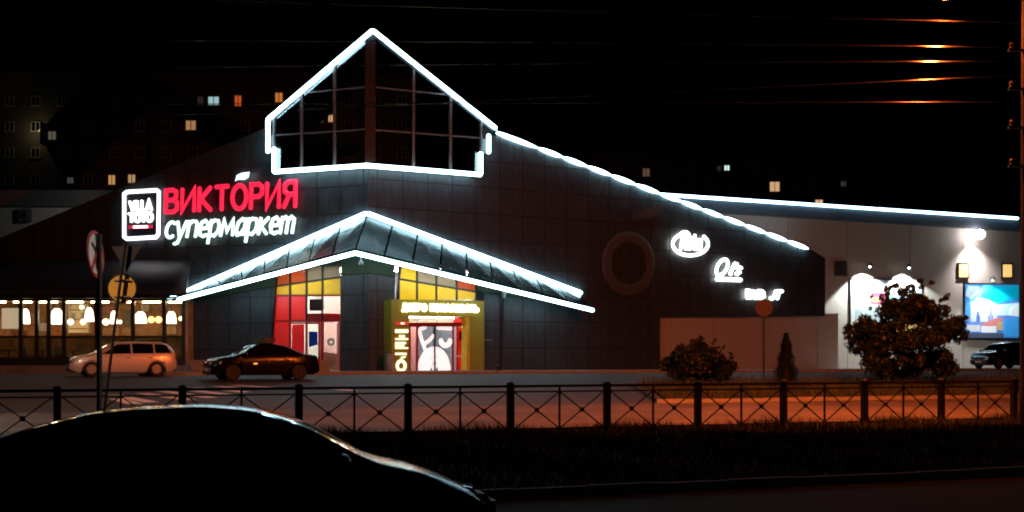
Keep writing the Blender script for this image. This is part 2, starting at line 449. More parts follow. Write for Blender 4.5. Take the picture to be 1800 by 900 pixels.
# central corner post
MB().box(((lp(PL, 650, 170).x + 0), lp(PL, 650, 170).y + .25, (lp(PL, 650, 292).z + lp(PL, 650, 60).z) / 2),
         (.55, .5, lp(PL, 650, 60).z - lp(PL, 650, 292).z), .1).build('corner_post', frame_dark, sm)
# lantern roof: two slabs running back from the lit gable edges, side cheeks and sill
apex = (lp(PL, 654, 54) + lp(PR, 654, 54)) / 2
back = Vector((.05, 1, 0)).normalized() * 7
for e in (lp(PL, 471, 209, LO), lp(PR, 872, 226, LO)):
    P = [apex, e, e + back, apex + back]; d = Vector((0, 0, .3))
    MB().hexa([p - d for p in P] + [p + Vector((0, 0, .02)) for p in P]).build('gable_roof', dark_metal, sm)
for pl, x, yt, yb in ((PL, 480, 215, 302), (PR, 848, 222, 307)):
    a = pl.hit(x, yb, LO); MB().bar(a + back * .9, pl.hit(x, yt, LO) + back * .9, .2, .2).build('rear_post', frame_dark, sm)
for pl, pts in ((PL, [(482, 303), (482, 297), (646, 286), (646, 292)]), (PR, [(646, 292), (646, 286), (846, 302), (846, 308)])):
    slab(pl, pts, 0.05, LO + .02).build('sill', dark_metal, sm)
# loudspeaker-like corner brackets at both ends
for pl, pts in ((PL, [(476, 268), (476, 238), (500, 238), (500, 268)]), (PR, [(842, 270), (842, 244), (856, 244), (856, 270)])):
    slab(pl, pts, .1, LO - .1).build('corner_bracket', frame_dark, sm)

# ------------------------------------------------------------------ light tubes
def ltube(pl, a, b, off, r, m, n=8, bulge=0.0):
    pa, pb = pl.hit(*a, off), pl.hit(*b, off); mb = MB()
    if bulge:
        pts = [pa.lerp(pb, t) for t in (0, .12, .3, .5, .7, .88, 1)]; mb.tube(pts, [r * k for k in (.12, .62, .95, 1, .95, .62, .12)], n)
    else:
        t = (pb - pa).normalized() * .06
        mb.tube([pa - t, pa, pb, pb + t], [r * .6, r, r, r * .6], n)
    o = mb.build('light_tube', m, sm, smooth=True)
    cl = MB()
    for k in (.2, .8):
        c = pa.lerp(pb, k); cl.bar(c - pl.n * (off - .02), c - pl.n * r * .6, .05, .05)
    return o
LT = LO + .14
for pl, a, b in ((PL, (654, 54), (473, 208)), (PL, (471, 209), (471, 267)), (PL, (482, 261), (482, 302)), (PL, (482, 302), (645, 291)),
                 (PR, (645, 291), (845, 307)), (PR, (845, 306), (845, 269)), (PR, (859, 268), (859, 238)), (PR, (656, 54), (871, 225))):
    ltube(pl, a, b, LT, .115, tube_r)
def rl(x): return 230 + (x - 865) * (437 - 230) / (1420 - 865)
edges = [864, 946] + list(np.linspace(946, 1160, 6)[1:]) + list(np.linspace(1160, 1421, 8)[1:])
for x0, x1 in zip(edges, edges[1:]): ltube(PR, (x0, rl(x0)), (x1, rl(x1)), .16, .13, tube_r, bulge=1)

# ------------------------------------------------------------------ entrance canopy
wl, wr, wc = PL.hit(300, 527, .06), PR.hit(1018, 517, .06), PL.hit(645, 380, .06)
ec = U(625, 438, 69.5); el = ec + PL.d * 11.44; er = ec + PR.d * 14.9
el.z = ZC + 103 * el.y / F; er.z = ZC + 85 * er.y / F
can = MB()
for a, b, c, d, n in ((wc, wl, ec, el, 8), (wc, wr, ec, er, 9)):
    for i in range(n):
        t0, t1 = i / n + .004, (i + 1) / n - .004
        P = [c.lerp(d, t0), c.lerp(d, t1), a.lerp(b, t1), a.lerp(b, t0)]
        up = Vector((0, 0, .05 + .02 * (i % 2)))
        MB().hexa([p + Vector((0, 0, -.02)) for p in P] + [p + up for p in P]).build('canopy_sheet', sheet, sm)
    ia, ib = Vector((a.x, a.y, c.z + .25)), Vector((b.x, b.y, min(b.z - .1, d.z + .25)))
    d1 = Vector((0, 0, -.05)); d2 = Vector((0, 0, -.09))
    MB().hexa([c + d2, d + d2, ib + d2, ia + d2, c + d1, d + d1, ib + d1, ia + d1]).build('canopy_soffit', band, sm)
def ftube(a, b, r, m=tube_m):
    t = (b - a).normalized() * .08
    return MB().tube([a - t, a, b, b + t], [r * .6, r, r, r * .6], 8).build('light_tube', m, sm, smooth=True)
up = Vector((0, 0, .12))
ftube(wc + PL.n * .16 + up, wl + PL.n * .16 + up * .3, .12); ftube(wc + PR.n * .16 + up, wr + PR.n * .16 + up * .6, .12)
outb = Vector((0, -.1, -.2))
ftube(ec + outb, el + PL.n * .05 - Vector((0, 0, .14)), .11); ftube(ec + outb, er + PR.n * .08 - Vector((0, 0, .17)), .11)
# small lamp under the canopy corner, drain pipe and its hopper
cl = ec + Vector((.25, .25, -.3))
MB().lathe([(.03, 0), (.03, -.25), (.1, -.3), (.13, -.48), (.02, -.5)], cl, n=12).build('canopy_lamp', steel, sm, smooth=True)
dp = PR.hit(886, 516, .3)
MB().tube([dp, PR.hit(884, 540, .15), PR.hit(882, 652, .12)], .07, 10).build('drain_pipe', frame_dark, sm, smooth=True)
MB().lathe([(.16, .25), (.16, .05), (.07, -.25)], dp, n=12).build('drain_hopper', mat('zinc', (.55, .56, .58), .5, metal=.3), sm, smooth=True)
slab(PR, [(853, 598), (853, 596), (865, 597), (865, 599)], .035, .16).build('wall_bracket', steel, sm)

# ------------------------------------------------------------------ entrance rooms (lit interiors)
def room(pl, x0, x1, ytop, dep, m):
    a0, a1 = pl.sz(x0, 600)[0], pl.sz(x1, 600)[0]; zt = pl.sz((x0 + x1) / 2, ytop)[1]; z0 = .98
    P = lambda a, z, o: pl.pt(a, z, o)
    mb = MB()
    for q in ([(a0, z0, -dep), (a1, z0, -dep), (a1, zt, -dep), (a0, zt, -dep)], [(a0, z0, -.36), (a0, z0, -dep), (a0, zt, -dep), (a0, zt, -.36)],
              [(a1, z0, -.36), (a1, z0, -dep), (a1, zt, -dep), (a1, zt, -.36)], [(a0, zt, -.36), (a1, zt, -.36), (a1, zt, -dep), (a0, zt, -dep)],
              [(a0, z0, -.36), (a1, z0, -.36), (a1, z0, -dep), (a0, z0, -dep)]):
        mb.add([P(*v) for v in q], [(0, 1, 2, 3)])
    o = mb.build('vestibule_lining', m, sm); return a0, a1, z0, zt
lining = mat('vestibule_white', (.72, .7, .66), .6, noise=.06)
lampm = emat('ceiling_panel_light', (1, .93, .8), 260)
redf = film('red_film', (.95, .11, .115), clear=.03); yelf = film('yellow_film', (1, .8, .02), clear=.02); orf = film('orange_film', (.42, .12, .015), clear=.02)
greyf = film('sand_film', (.3, .27, .21), clear=.02); pinkf = film('rose_film', (.9, .42, .4), clear=.25); creamf = film('cream_film', (.95, .78, .6), clear=.1)
def pane(pl, pts, m, off=-.16, name='pane', parent=None): return slab(pl, pts, off - .012, off).build(name, m, parent or sm)
def barp(pl, a, b, wd, m, off=-.12, name='frame', dep=.1): return MB().bar(pl.hit(*a, off), pl.hit(*b, off), dep, wd, up=pl.n).build(name, m, sm)
# left entrance
a0, a1, z0, zt = room(PL, 601, 474, 470, 5.0, lining)
for k in (.3, .7):
    c = PL.pt(a0 + (a1 - a0) * k, zt - .12, -1.6); MB().box(c, (.7, .7, .1), .4).build('ceiling_light', lampm, sm)
vx = [484, 510, 539, 567, 599]
f1 = lambda x: 504 + (x - 480) * (487 - 504) / 119; f0 = lambda x: 478 + (x - 484) * (450 - 478) / 115
xb = lambda x, y: x - max(0, (y - 500)) * .075 * max(0, (510 - x) / 26)
tops = [orf, orf, greyf, greyf]
for i in range(4):
    x0, x1 = vx[i] + .7, vx[i + 1] - .7
    pane(PL, [(x0, f1(x0)), (x0, f0(x0)), (x1, f0(x1)), (x1, f1(x1))], tops[i])
    pane(PL, [(xb(x0, 519), 519), (x0, f1(x0) + 1), (x1, f1(x1) + 1), (x1, 519)], yelf)
    pane(PL, [(xb(x0, 564), 564), (xb(x0, 520), 520), (x1, 520), (x1, 564)], redf if i < 2 else (clear_glass if i == 2 else film('rose_clear', (1, .55, .55), clear=.7, tint=(1, .88, .88))))
    if i == 0: pane(PL, [(xb(x0, 652), 652), (xb(x0, 565), 565), (x1, 565), (x1, 652)], redf)
    if i == 1: pane(PL, [(513, 652), (513, 570), (535, 570), (535, 652)], redf)
    if i == 2: pane(PL, [(541, 652), (541, 568), (561, 568), (561, 652)], clear_glass)
    if i == 3: pane(PL, [(568, 652), (568, 566), (598, 566), (598, 652)], film('rose_clear', (1, .55, .55), clear=.7, tint=(1, .88, .88)))
pane(PL, [(540, 563), (540, 551), (598, 551), (598, 563)], redf, -.13)
pane(PL, [(592, 651), (592, 567), (598, 567), (598, 651)], pinkf, -.13)
pane(PL, [(568, 651), (568, 618), (592, 622), (592, 651)], creamf, -.13)
for x in vx[1:4]: barp(PL, (x, 564), (x, f0(x)), .07, frame_dark)
for i, x in enumerate(vx): barp(PL, (xb(x, 654), 654), (xb(x, 564), 564), .12 if 0 < i < 4 else .08, frame_red, name='door_frame')
barp(PL, (562, 654), (562, 566), .16, frame_red, name='door_frame')
for fa, wd, m_ in ((lambda x: f1(x), .07, frame_dark), (lambda x: 564.5, .14, frame_red)): barp(PL, (xb(484, fa(484)), fa(484)), (599, fa(599)), wd, m_, -.1, 'transom')
barp(PL, (482, 519.5), (599, 519.5), .05, frame_red, -.115, 'transom'); barp(PL, (512, 568), (561, 568), .14, frame_red, -.105, 'door_head')
barp(PL, (484, 504), (471, 656), .09, frame_dark, -.05, 'jamb')
blue = mat('blue_poster', (.02, .07, .55), .5); white_s = mat('white_sticker', (.85, .85, .83), .5)
bluef = film('blue_film', (.05, .2, .9), clear=.05)
pane(PL, [(543, 610), (543, 583), (558, 583), (558, 606)], bluef, -.13, 'poster')
MB().ribbon([PL.hit(582 + 5 * math.cos(k * .63), 601 + 5 * math.sin(k * .63), -.13) for k in range(10)], PL.n, .16, .02, True).build('door_logo', white_s, sm)
# things inside: a dark notice screen, shelves of goods
slab(PL, [(544, 546), (544, 526), (565, 526), (565, 546)], -.9, -.75).build('screen', mat('screen_dark', (.03, .03, .03), .3), sm)
goods = [mat('goods_%s' % c, v, .5) for c, v in (('red', (.6, .05, .04)), ('green', (.08, .35, .1)), ('blue', (.05, .15, .5)), ('cream', (.8, .7, .5)), ('orange', (.8, .3, .03)))]
shelfm = mat('shelf_white', (.6, .6, .6), .5)
def shelf_unit(pl, s, off, wd, label):
    r = thing('shelf_unit', label, 'shelf', pl.pt(s, .98, off))
    for z in (.1, .55, 1.0, 1.45, 1.9): MB().prism([pl.pt(s + a, .98 + z, off + o) for a, o in ((0, 0), (wd, 0), (wd, .4), (0, .4))], [pl.pt(s + a, 1.02 + z, off + o) for a, o in ((0, 0), (wd, 0), (wd, .4), (0, .4))]).build('shelf', shelfm, r)
    for a in (0, wd - .03): MB().prism([pl.pt(s + a + b, .98, off + o) for b, o in ((0, 0), (.03, 0), (.03, .41), (0, .41))], [pl.pt(s + a + b, 3.1, off + o) for b, o in ((0, 0), (.03, 0), (.03, .41), (0, .41))]).build('side_panel', shelfm, r)
    for z in (.14, .59, 1.04, 1.49, 1.94):
        a = .06
        while a < wd - .2:
            bw, bh = random.uniform(.14, .26), random.uniform(.2, .36)
            MB().prism([pl.pt(s + a + b, .985 + z, off + o) for b, o in ((0, .08), (bw, .08), (bw, .34), (0, .34))], [pl.pt(s + a + b, .985 + z + bh, off + o) for b, o in ((0, .08), (bw, .08), (bw, .34), (0, .34))]).build('carton', random.choice(goods), r)
            a += bw + .03
shelf_unit(PL, 1.9, -4.4, 2.2, 'white shelf of goods seen through the left glass doors')
shelf_unit(PR, 2.6, -4.4, 2.4, 'white shelf of goods behind the sliding doors of the olive portal')

# right entrance: olive portal with sliding doors
PO = .9
for pts, nm in (([(688, 556), (688, 526), (851, 529), (851, 556)], 'portal_header'), ([(688, 657), (688, 556.3), (719, 556.3), (719, 657)], 'portal_pier'), ([(827, 657), (827, 556.3), (851, 556.3), (851, 657)], 'portal_pier')):
    slab(PR, pts, .04, PO).build(nm, olive, sm)
slab(PR, [(820, 657), (820, 566), (817, 559), (812, 556.6), (826.6, 556.6), (826.6, 657)], .3, PO - .06).build('portal_trim', yellow_p, sm)
b0, b1, z0, zt = room(PR, 694, 838, 470, 5.0, mat('vestibule_grey', (.09, .1, .13), .6, noise=.5))
for k in (.2, .5, .8):
    c = PR.pt(b0 + (b1 - b0) * k, zt - .12, -1.5); MB().box(c, (.7, .7, .1), .6).build('ceiling_light', lampm, sm)
MB().bar(PR.pt(b0 + .5, 3.95, -1.0), PR.pt(b1 - .3, 3.95, -1.0), .16, .08).build('door_fill_strip', emat('door_fill_strip', (1, .92, .85), 40), sm)  # added strip hidden behind the header, brightens the doors from inside
g1 = lambda x: 490 + (x - 700) * 23 / 136; g0 = lambda x: 463 + (x - 700) * 30 / 136
wx = [701, 733, 767, 803, 837]
tp = [yelf, greyf, greyf, orf]
for i in range(4):
    x0, x1 = wx[i] + .7, wx[i + 1] - .7
    pane(PR, [(x0, g1(x0)), (x0, g0(x0)), (x1, g0(x1)), (x1, g1(x1))], tp[i])
    pane(PR, [(x0, 527), (x0, g1(x0) + 1), (x1, g1(x1) + 1), (x1, 527)], yelf)
for x in wx: barp(PR, (x, 528), (x, g0(x)), .07, frame_dark)
barp(PR, (700, g1(700)), (837, g1(837)), .07, frame_dark, -.1, 'transom')
barp(PR, (697, 528), (704, 466), .1, frame_dark, -.05, 'jamb')
# door leaves, lights above the doors, header
for x0, x1, m_ in ((719, 733, creamf), (734, 767, creamf), (768, 797, creamf), (798, 818, redf)): pane(PR, [(x0, 568), (x0, 558), (x1, 558), (x1, 568)], m_, -.02)
slab(PR, [(719, 574), (719, 567), (820, 567), (820, 574)], -.04, .22).build('door_header', frame_red, sm)
for x in (720, 733, 764, 796, 803, 819): barp(PR, (x, 655), (x, 574), .1 if x != 764 else .06, frame_red if x != 764 else frame_dark, 0, 'door_frame')
barp(PR, (720, 653.5), (819, 653.5), .1, frame_red, .02, 'door_sill'); barp(PR, (803, 626), (819, 626), .08, white_s, .03, 'door_rail')
pane(PR, [(734, 652), (734, 575), (763.6, 575), (763.6, 652)], clear_glass, -.03, 'door_leaf'); pane(PR, [(764.6, 652), (764.6, 575), (795, 575), (795, 652)], clear_glass, -.03, 'door_leaf')
pane(PR, [(721, 652), (721, 575), (732, 575), (732, 652)], pinkf, -.03); pane(PR, [(804, 624), (804, 575), (818, 575), (818, 624)], redf, -.03); pane(PR, [(804, 652), (804, 628), (818, 628), (818, 652)], redf, -.03)
pane(PR, [(807, 598), (807, 582), (816, 582), (816, 598)], film('notice_dark', (.1, .06, .04), clear=.05), -.01, 'notice'); pane(PR, [(807, 615), (807, 600), (816, 600), (816, 615)], yelf, -.01, 'notice')
wf = emat('self_lit_white_vinyl', (1, .95, .95), .85)  # door graphics glow by themselves, standing in for light from behind
def arcp(cx, cy, rx, ry, a0, a1, n=14): return [(cx + rx * math.cos(math.radians(a0 + (a1 - a0) * i / n)), cy - ry * math.sin(math.radians(a0 + (a1 - a0) * i / n))) for i in range(n + 1)]
def deco(pl, pxs, wd, m, off, dep=.015, closed=False, name='door_graphic', parent=None):
    return MB().ribbon([pl.hit(x, y, off) for x, y in pxs], pl.n, wd, dep, closed).build(name, m, parent or sm)
for rx, ry, wd in ((22, 33, .5), (11, 19, .3)): deco(PR, arcp(763, 650, rx, ry, 0, 180), wd, wf, -.02)
for x1, y1 in ((748, 626), (763, 618), (778, 626)): deco(PR, [(763, 650), (x1, y1)], .14, wf, -.015)
deco(PR, [(737, 582), (742, 600), (748, 616)], .2, wf, -.02); deco(PR, [(738, 579), (748, 575)], .2, wf, -.018); deco(PR, [(747, 604), (755, 598), (762, 590)], .2, wf, -.017)
deco(PR, arcp(783, 598, 8, 9, 180, 360), .3, wf, -.02); deco(PR, [(770, 576), (793, 577)], .25, wf, -.02)

# ================================================================== lettering
def ell(cx, cy, rx, ry, a0=0, a1=360, n=16):
    return [(cx + rx * math.cos(math.radians(a0 + (a1 - a0) * i / n)), cy + ry * math.sin(math.radians(a0 + (a1 - a0) * i / n))) for i in range(n + (0 if abs(a1 - a0) == 360 else 1))]
GL = {
 'В': (.62, [([(.02, 0), (.02, 1), (.38, 1), (.54, .9), (.54, .66), (.38, .54), (.02, .54)], 0), ([(.38, .54), (.6, .42), (.6, .13), (.42, 0), (.02, 0)], 0)]),
 'И': (.64, [([(0, 1), (0, 0), (.62, 1), (.62, 0)], 0)]), 'К': (.62, [([(0, 0), (0, 1)], 0), ([(.56, 1), (.08, .52), (.6, 0)], 0)]),
 'Т': (.6, [([(0, 1), (.6, 1)], 0), ([(.3, 1), (.3, 0)], 0)]), 'О': (.72, [(ell(.36, .5, .36, .5), 1)]),
 'Р': (.58, [([(0, 0), (0, 1), (.38, 1), (.56, .88), (.56, .6), (.38, .48), (0, .48)], 0)]),
 'Я': (.6, [([(.58, 0), (.58, 1), (.2, 1), (.03, .88), (.03, .63), (.2, .5), (.58, .5)], 0), ([(.28, .5), (0, 0)], 0)]),
 'Д': (.7, [([(0, -.16), (0, 0), (.68, 0), (.68, -.16)], 0), ([(.12, 0), (.22, 1), (.56, 1), (.56, 0)], 0)]),
 'Б': (.58, [([(.54, 1), (0, 1), (0, 0), (.4, 0), (.57, .12), (.57, .44), (.4, .56), (0, .56)], 0)]), 'П': (.58, [([(0, 0), (0, 1), (.56, 1), (.56, 0)], 0)]),
 'Ж': (.82, [([(.41, 0), (.41, 1)], 0), ([(0, 1), (.38, .5), (0, 0)], 0), ([(.82, 1), (.44, .5), (.82, 0)], 0)]),
 'А': (.62, [([(0, 0), (.31, 1), (.62, 0)], 0), ([(.13, .33), (.49, .33)], 0)]), 'Л': (.58, [([(0, 0), (.1, .1), (.2, 1), (.56, 1), (.56, 0)], 0)]),
 'Ь': (.56, [([(0, 1), (0, 0), (.38, 0), (.55, .13), (.55, .42), (.38, .54), (0, .54)], 0)]),
 'с': (.46, [(ell(.28, .5, .28, .5, 50, 310), 0)]), 'у': (.54, [([(0, 1), (.24, .04)], 0), ([(.54, 1), (.18, -.36), (.0, -.42)], 0)]),
 'п': (.52, [([(0, 0), (0, 1)], 0), ([(0, .8), (.2, 1), (.42, .97), (.52, .8), (.52, 0)], 0)]),
 'е': (.5, [([(.02, .48), (.48, .52), (.48, .8), (.3, 1), (.1, .9), (0, .5), (.1, .1), (.3, 0), (.48, .08)], 0)]),
 'р': (.54, [([(0, -.45), (0, 1)], 0), ([(0, .82), (.2, 1), (.42, .95), (.54, .65), (.5, .25), (.3, 0), (0, .1)], 0)]),
 'м': (.74, [([(0, 0), (.08, 1), (.36, .25), (.64, 1), (.74, 0)], 0)]),
 'а': (.54, [([(.5, .85), (.3, 1), (.08, .8), (0, .35), (.12, 0), (.3, .05), (.5, .4)], 0), ([(.52, 1), (.5, 0)], 0)]),
 'к': (.5, [([(0, 0), (0, 1)], 0), ([(.48, 1), (.06, .5), (.5, 0)], 0)]),
 'т': (.74, [([(0, 0), (0, 1)], 0), ([(0, .8), (.2, 1), (.37, .85), (.37, 0)], 0), ([(.37, .8), (.56, 1), (.74, .85), (.74, 0)], 0)]),
 'V': (.6, [([(0, 1), (.3, 0), (.6, 1)], 0)]), 'I': (.08, [([(.04, 0), (.04, 1)], 0)]), 'L': (.46, [([(0, 1), (0, 0), (.46, 0)], 0)]),
 'B': None, 'U': (.58, [([(0, 1), (0, .2), (.15, 0), (.43, 0), (.58, .2), (.58, 1)], 0)]), 'D': (.62, [([(0, 0), (0, 1), (.35, 1), (.6, .75), (.6, .25), (.35, 0), (0, 0)], 0)]),
 'J': (.5, [([(.0, .1), (.2, 0), (.42, .15), (.46, 1)], 0)]), 'T': None, 'A': None, 'O': None,
 'e': None, 's': (.42, [([(.4, .9), (.2, 1), (.02, .78), (.38, .3), (.2, 0), (0, .1)], 0)]), 't': (.3, [([(.12, 1.35), (.12, .15), (.28, 0)], 0), ([(0, 1), (.3, 1)], 0)]),
 'l': (.12, [([(.1, 1.6), (.02, .1), (.12, 0)], 0)]), 'a': None, 'R': (.6, [([(0, 0), (.05, 1), (.4, 1), (.56, .85), (.5, .6), (.1, .5), (.6, 0)], 0)]), "'": (.1, [([(.05, 1.5), (0, 1.2)], 0)]),
}
for k, v in (('B', 'В'), ('T', 'Т'), ('A', 'А'), ('O', 'О'), ('e', 'е'), ('a', 'а')): GL[k] = GL[v]
def text(root, pl, s, bl, br, tl, tr, wd, m, off, dep=.12, gap=.2, shear=0.0, name='letter'):
    tot = sum((GL[c][0] if c != ' ' else .35) + gap for c in s) - gap; x = 0; outs = []
    for c in s:
        if c == ' ': x += .35 + gap; continue
        mb = MB()
        for pts, closed in GL[c][1]:
            P = []
            for (a, b) in pts:
                u = (x + a + shear * b) / tot
                q0 = (bl[0] + (br[0] - bl[0]) * u, bl[1] + (br[1] - bl[1]) * u); q1 = (tl[0] + (tr[0] - tl[0]) * u, tl[1] + (tr[1] - tl[1]) * u)
                P.append(pl.hit(q0[0] + (q1[0] - q0[0]) * b, q0[1] + (q1[1] - q0[1]) * b, off))
            mb.ribbon(P, pl.n, wd, dep, bool(closed))
        outs.append(mb.build(name, m, root)); x += GL[c][0] + gap
    return outs
red_l = emat('red_letter', (1.0, .02, .07), 1.15); white_l = emat('white_letter', (.72, 1.0, .92), 1.7); wl2 = emat('white_letter_bright', (1, .97, .92), 3.0)
cool_l = emat('cool_neon', (.93, 1, .97), 4.0); leaf_l = emat('leaf_white', (.75, .88, 1), 1.6); bulbm = emat('spot_white', (1, .75, .7), 2.0)
sv = thing('store_name_sign', 'glowing red Cyrillic store name over pale italic letters on the left facade', 'sign', PL.hit(405, 420, .3))
text(sv, PL, 'ВИКТОРИЯ', (291, 373), (520, 363), (292, 335), (521, 319), .25, red_l, .28, gap=.24)
text(sv, PL, 'супермаркет', (291, 418), (514, 409), (291, 391), (514, 381), .18, white_l, .28, gap=.17, shear=.16)
MB().prism([PL.hit(x, y, .28) for x, y in ((413, 319), (416, 308), (424, 304), (439, 302), (437, 312), (430, 316), (418, 316))], [PL.hit(x, y, .4) for x, y in ((413, 319), (416, 308), (424, 304), (439, 302), (437, 312), (430, 316), (418, 316))]).build('leaf_accent', leaf_l, sv)
for y0, y1 in ((366, 355), (343, 327), (410, 400), (394, 386)): MB().bar(PL.hit(289, y0, .12), PL.hit(522, y1, .12), .05, .07, up=PL.n).build('mounting_rail', frame_dark, sv)
bx = thing('restaurant_sign', 'square dark sign with white glowing rounded frame left of the red store name', 'sign', PL.hit(249, 425, .3))
slab(PL, [(221, 418), (222, 337), (279, 334), (277, 416)], .1, .24).build('backing_panel', mat('sign_navy', (.02, .02, .035), .4), bx)
frp = [(224, 420), (219, 416), (219, 341), (224, 337.5), (276, 334.5), (280, 338), (279, 412), (275, 417)]
deco(PL, frp, .21, emat('frame_white', (.9, .92, 1), 3), .25, .12, True, 'light_frame', bx)
text(bx, PL, 'VILLA', (229, 370), (267, 369), (229, 355), (267, 352), .15, wl2, .26, gap=.12)
text(bx, PL, 'TOTO', (228, 390), (268, 389), (228, 376), (268, 374), .15, wl2, .26, gap=.14)
slab(PL, [(226, 402), (226, 396), (267, 395), (267, 401)], .24, .3).build('red_band', emat('red_band', (.8, .03, .1), .6), bx)
slab(PL, [(234, 401), (234, 397), (259, 396.4), (259, 400.4)], .3, .33).build('band_caption', wl2, bx)
dw = thing('welcome_sign', 'white glowing Cyrillic welcome lettering on the olive portal header', 'sign', PR.hit(770, 545, PO))
text(dw, PR, 'ДОБРО ПОЖАЛОВАТЬ', (708, 545.5), (840, 548), (708, 534.5), (840, 537.5), .11, emat('welcome_white', (1, .97, .75), 4), PO + .03, .08, gap=.26)
ph = thing('opening_hours_sign', 'stacked cream glowing notice with round logo on the left pier of the olive portal', 'sign', PR.hit(704, 655, PO))
cr = emat('cream_letter', (1, .9, .6), 1.6)
slab(PR, [(697, 571), (697, 566), (718, 566), (718, 571)], PO + .003, PO + .06).build('red_badge', emat('badge_red', (.7, .04, .05), .7), ph)
slab(PR, [(705, 570), (705, 567), (711, 567), (711, 570)], PO + .06, PO + .08).build('badge_mark', cr, ph)
for i, (x0, x1, y, h) in enumerate(((695, 718, 582, 6), (702, 712, 591, 4), (695, 718, 596, 3), (695, 714, 603, 3.5), (695, 711, 608, 3.5), (695, 718, 612, 2.4), (695, 715, 622, 3.6))):
    n = max(2, int((x1 - x0) / 4.2)); wd = (x1 - x0) / n
    for k in range(n):
        xa = x0 + k * wd + .3; slab(PR, [(xa, y + h / 2), (xa, y - h / 2 + .3 * (k % 2)), (xa + wd - .6, y - h / 2), (xa + wd - .6, y + h / 2)], PO + .003, PO + .05).build('letter', cr, ph)
def logo(root, pl, cx, cy, rx, ry, wd, m, off, sc):
    deco(pl, arcp(cx, cy, rx, ry, 0, 360, 24)[:-1], wd, m, off, .05, True, 'logo_ring', root)
    q = [(cx - rx * .25, cy - ry * 1.42), (cx + rx * .1, cy - ry * 1.85), (cx + rx * .55, cy - ry * 1.98), (cx + rx * 1.25, cy - ry * 1.98), (cx + rx * 1.05, cy - ry * 1.66), (cx + rx * .5, cy - ry * 1.52), (cx - rx * .1, cy - ry * 1.5)]
    MB().prism([pl.hit(x, y, off) for x, y in q], [pl.hit(x, y, off + .05) for x, y in q]).build('logo_leaf', m, root)
logo(ph, PR, 705, 643, 7, 8.5, .16, cr, PO + .01, 1)
lg = thing('wall_logo', 'large faint ring logo with leaf accent unlit on the dark right facade', 'logo', PR.hit(1105, 520, .05))
deco(PR, arcp(1105, 463, 39, 47, 0, 360, 30)[:-1], .62, mat('logo_grey', (.075, .07, .068), .6), .045, .05, True, 'logo_ring', lg)
q = [(1108, 388), (1118, 373), (1135, 366), (1164, 363), (1160, 376), (1146, 384), (1124, 386)]
MB().prism([PR.hit(x, y, .045) for x, y in q], [PR.hit(x, y, .09) for x, y in q]).build('logo_leaf', mat('logo_grey', (.1, .1, .1)), lg)
# three overexposed white neon signs stepping down the right facade
s1 = thing('oval_neon_sign', 'oval white neon sign with script lettering, highest of three on the right facade', 'sign', PR.hit(1213, 452, .2))
deco(PR, arcp(1213, 429, 31, 20, 118, 402, 26), .2, cool_l, .2, .12, False, 'neon_oval', s1)
text(s1, PR, 'Reta', (1196, 438), (1231, 438), (1197, 415), (1231, 422), .17, cool_l, .2, gap=.14, shear=.1)
deco(PR, arcp(1203, 416, 8, 8, -20, 170, 8), .2, cool_l, .21, .12, False, 'neon_flourish', s1)
s2 = thing('script_neon_sign', 'white script neon sign with underline bar, middle of three on the right facade', 'sign', PR.hit(1279, 497, .2))
deco(PR, [(x + (472 - y) * .35, y) for x, y in arcp(1268, 470, 9, 14, 0, 360, 18)[:-1]], .2, cool_l, .2, .12, True, 'letter', s2)
text(s2, PR, "l's", (1282, 482), (1299, 482), (1284, 470), (1300, 470), .2, cool_l, .2, gap=.22, shear=.2)
deco(PR, [(1259, 490.5), (1301, 492)], .26, cool_l, .2, .12, False, 'underline', s2)
s3 = thing('block_neon_sign', 'small white block-letter neon sign, lowest of three above the no-stopping sign', 'sign', PR.hit(1342, 527, .2))
text(s3, PR, 'BUD', (1312, 523), (1343, 524), (1312, 511), (1342, 512), .22, cool_l, .2, gap=.2)
text(s3, PR, 'JT', (1353, 525), (1370, 525), (1356, 512), (1374, 512), .22, cool_l, .2, gap=.1)

# ================================================================== right wing
wg = thing('retail_wing', 'pale walled shop wing right of the dark facade with lit roof edge', 'building', PW.hit(1480, 655))
def wt(x): return 342 + (x - 1160) * (384 - 342) / 630
WX = [1150, 1290, 1385, 1490, 1600, 1693, 1797]
for x0, x1 in zip(WX, WX[1:]):
    slab(PW, [(x0 + .5, 662), (x0 + .5, wt(x0) + 12), (x1 - .5, wt(x1) + 12), (x1 - .5, 662)], -.3, 0).build('wall_panel', white_panel, wg)
slab(PW, [(1150, 661), (1150, wt(1150) + 14), (1796, wt(1796) + 14), (1796, 661)], -.8, -.31).build('wall', core, wg)
slab(PW, [(1175, wt(1175) + 25), (1175, wt(1175) + 4), (1796, wt(1796) + 4), (1796, wt(1796) + 22)], 0.01, .55).build('fascia', mat('fascia_blue_grey', (.07, .085, .11), .55, noise=.25, nscale=.5), wg)
tw = [PW.hit(x, wt(x), .62) for x in (1162, 1790)]
for i in range(9): MB().tube([tw[0].lerp(tw[1], i / 9 + .002), tw[0].lerp(tw[1], (i + 1) / 9 - .002)], .1, 8).build('light_tube', tube_dim, wg, smooth=True)
roof_p = [PW.hit(1160, wt(1160) + 4, .5), PW.hit(1796, wt(1796) + 4, .5)]; kb = -PW.n * 14
MB().hexa([roof_p[0] - Vector((0, 0, .3)), roof_p[1] - Vector((0, 0, .3)), roof_p[1] + kb - Vector((0, 0, .3)), roof_p[0] + kb - Vector((0, 0, .3)), roof_p[0], roof_p[1], roof_p[1] + kb, roof_p[0] + kb]).build('roof', dark_metal, wg)
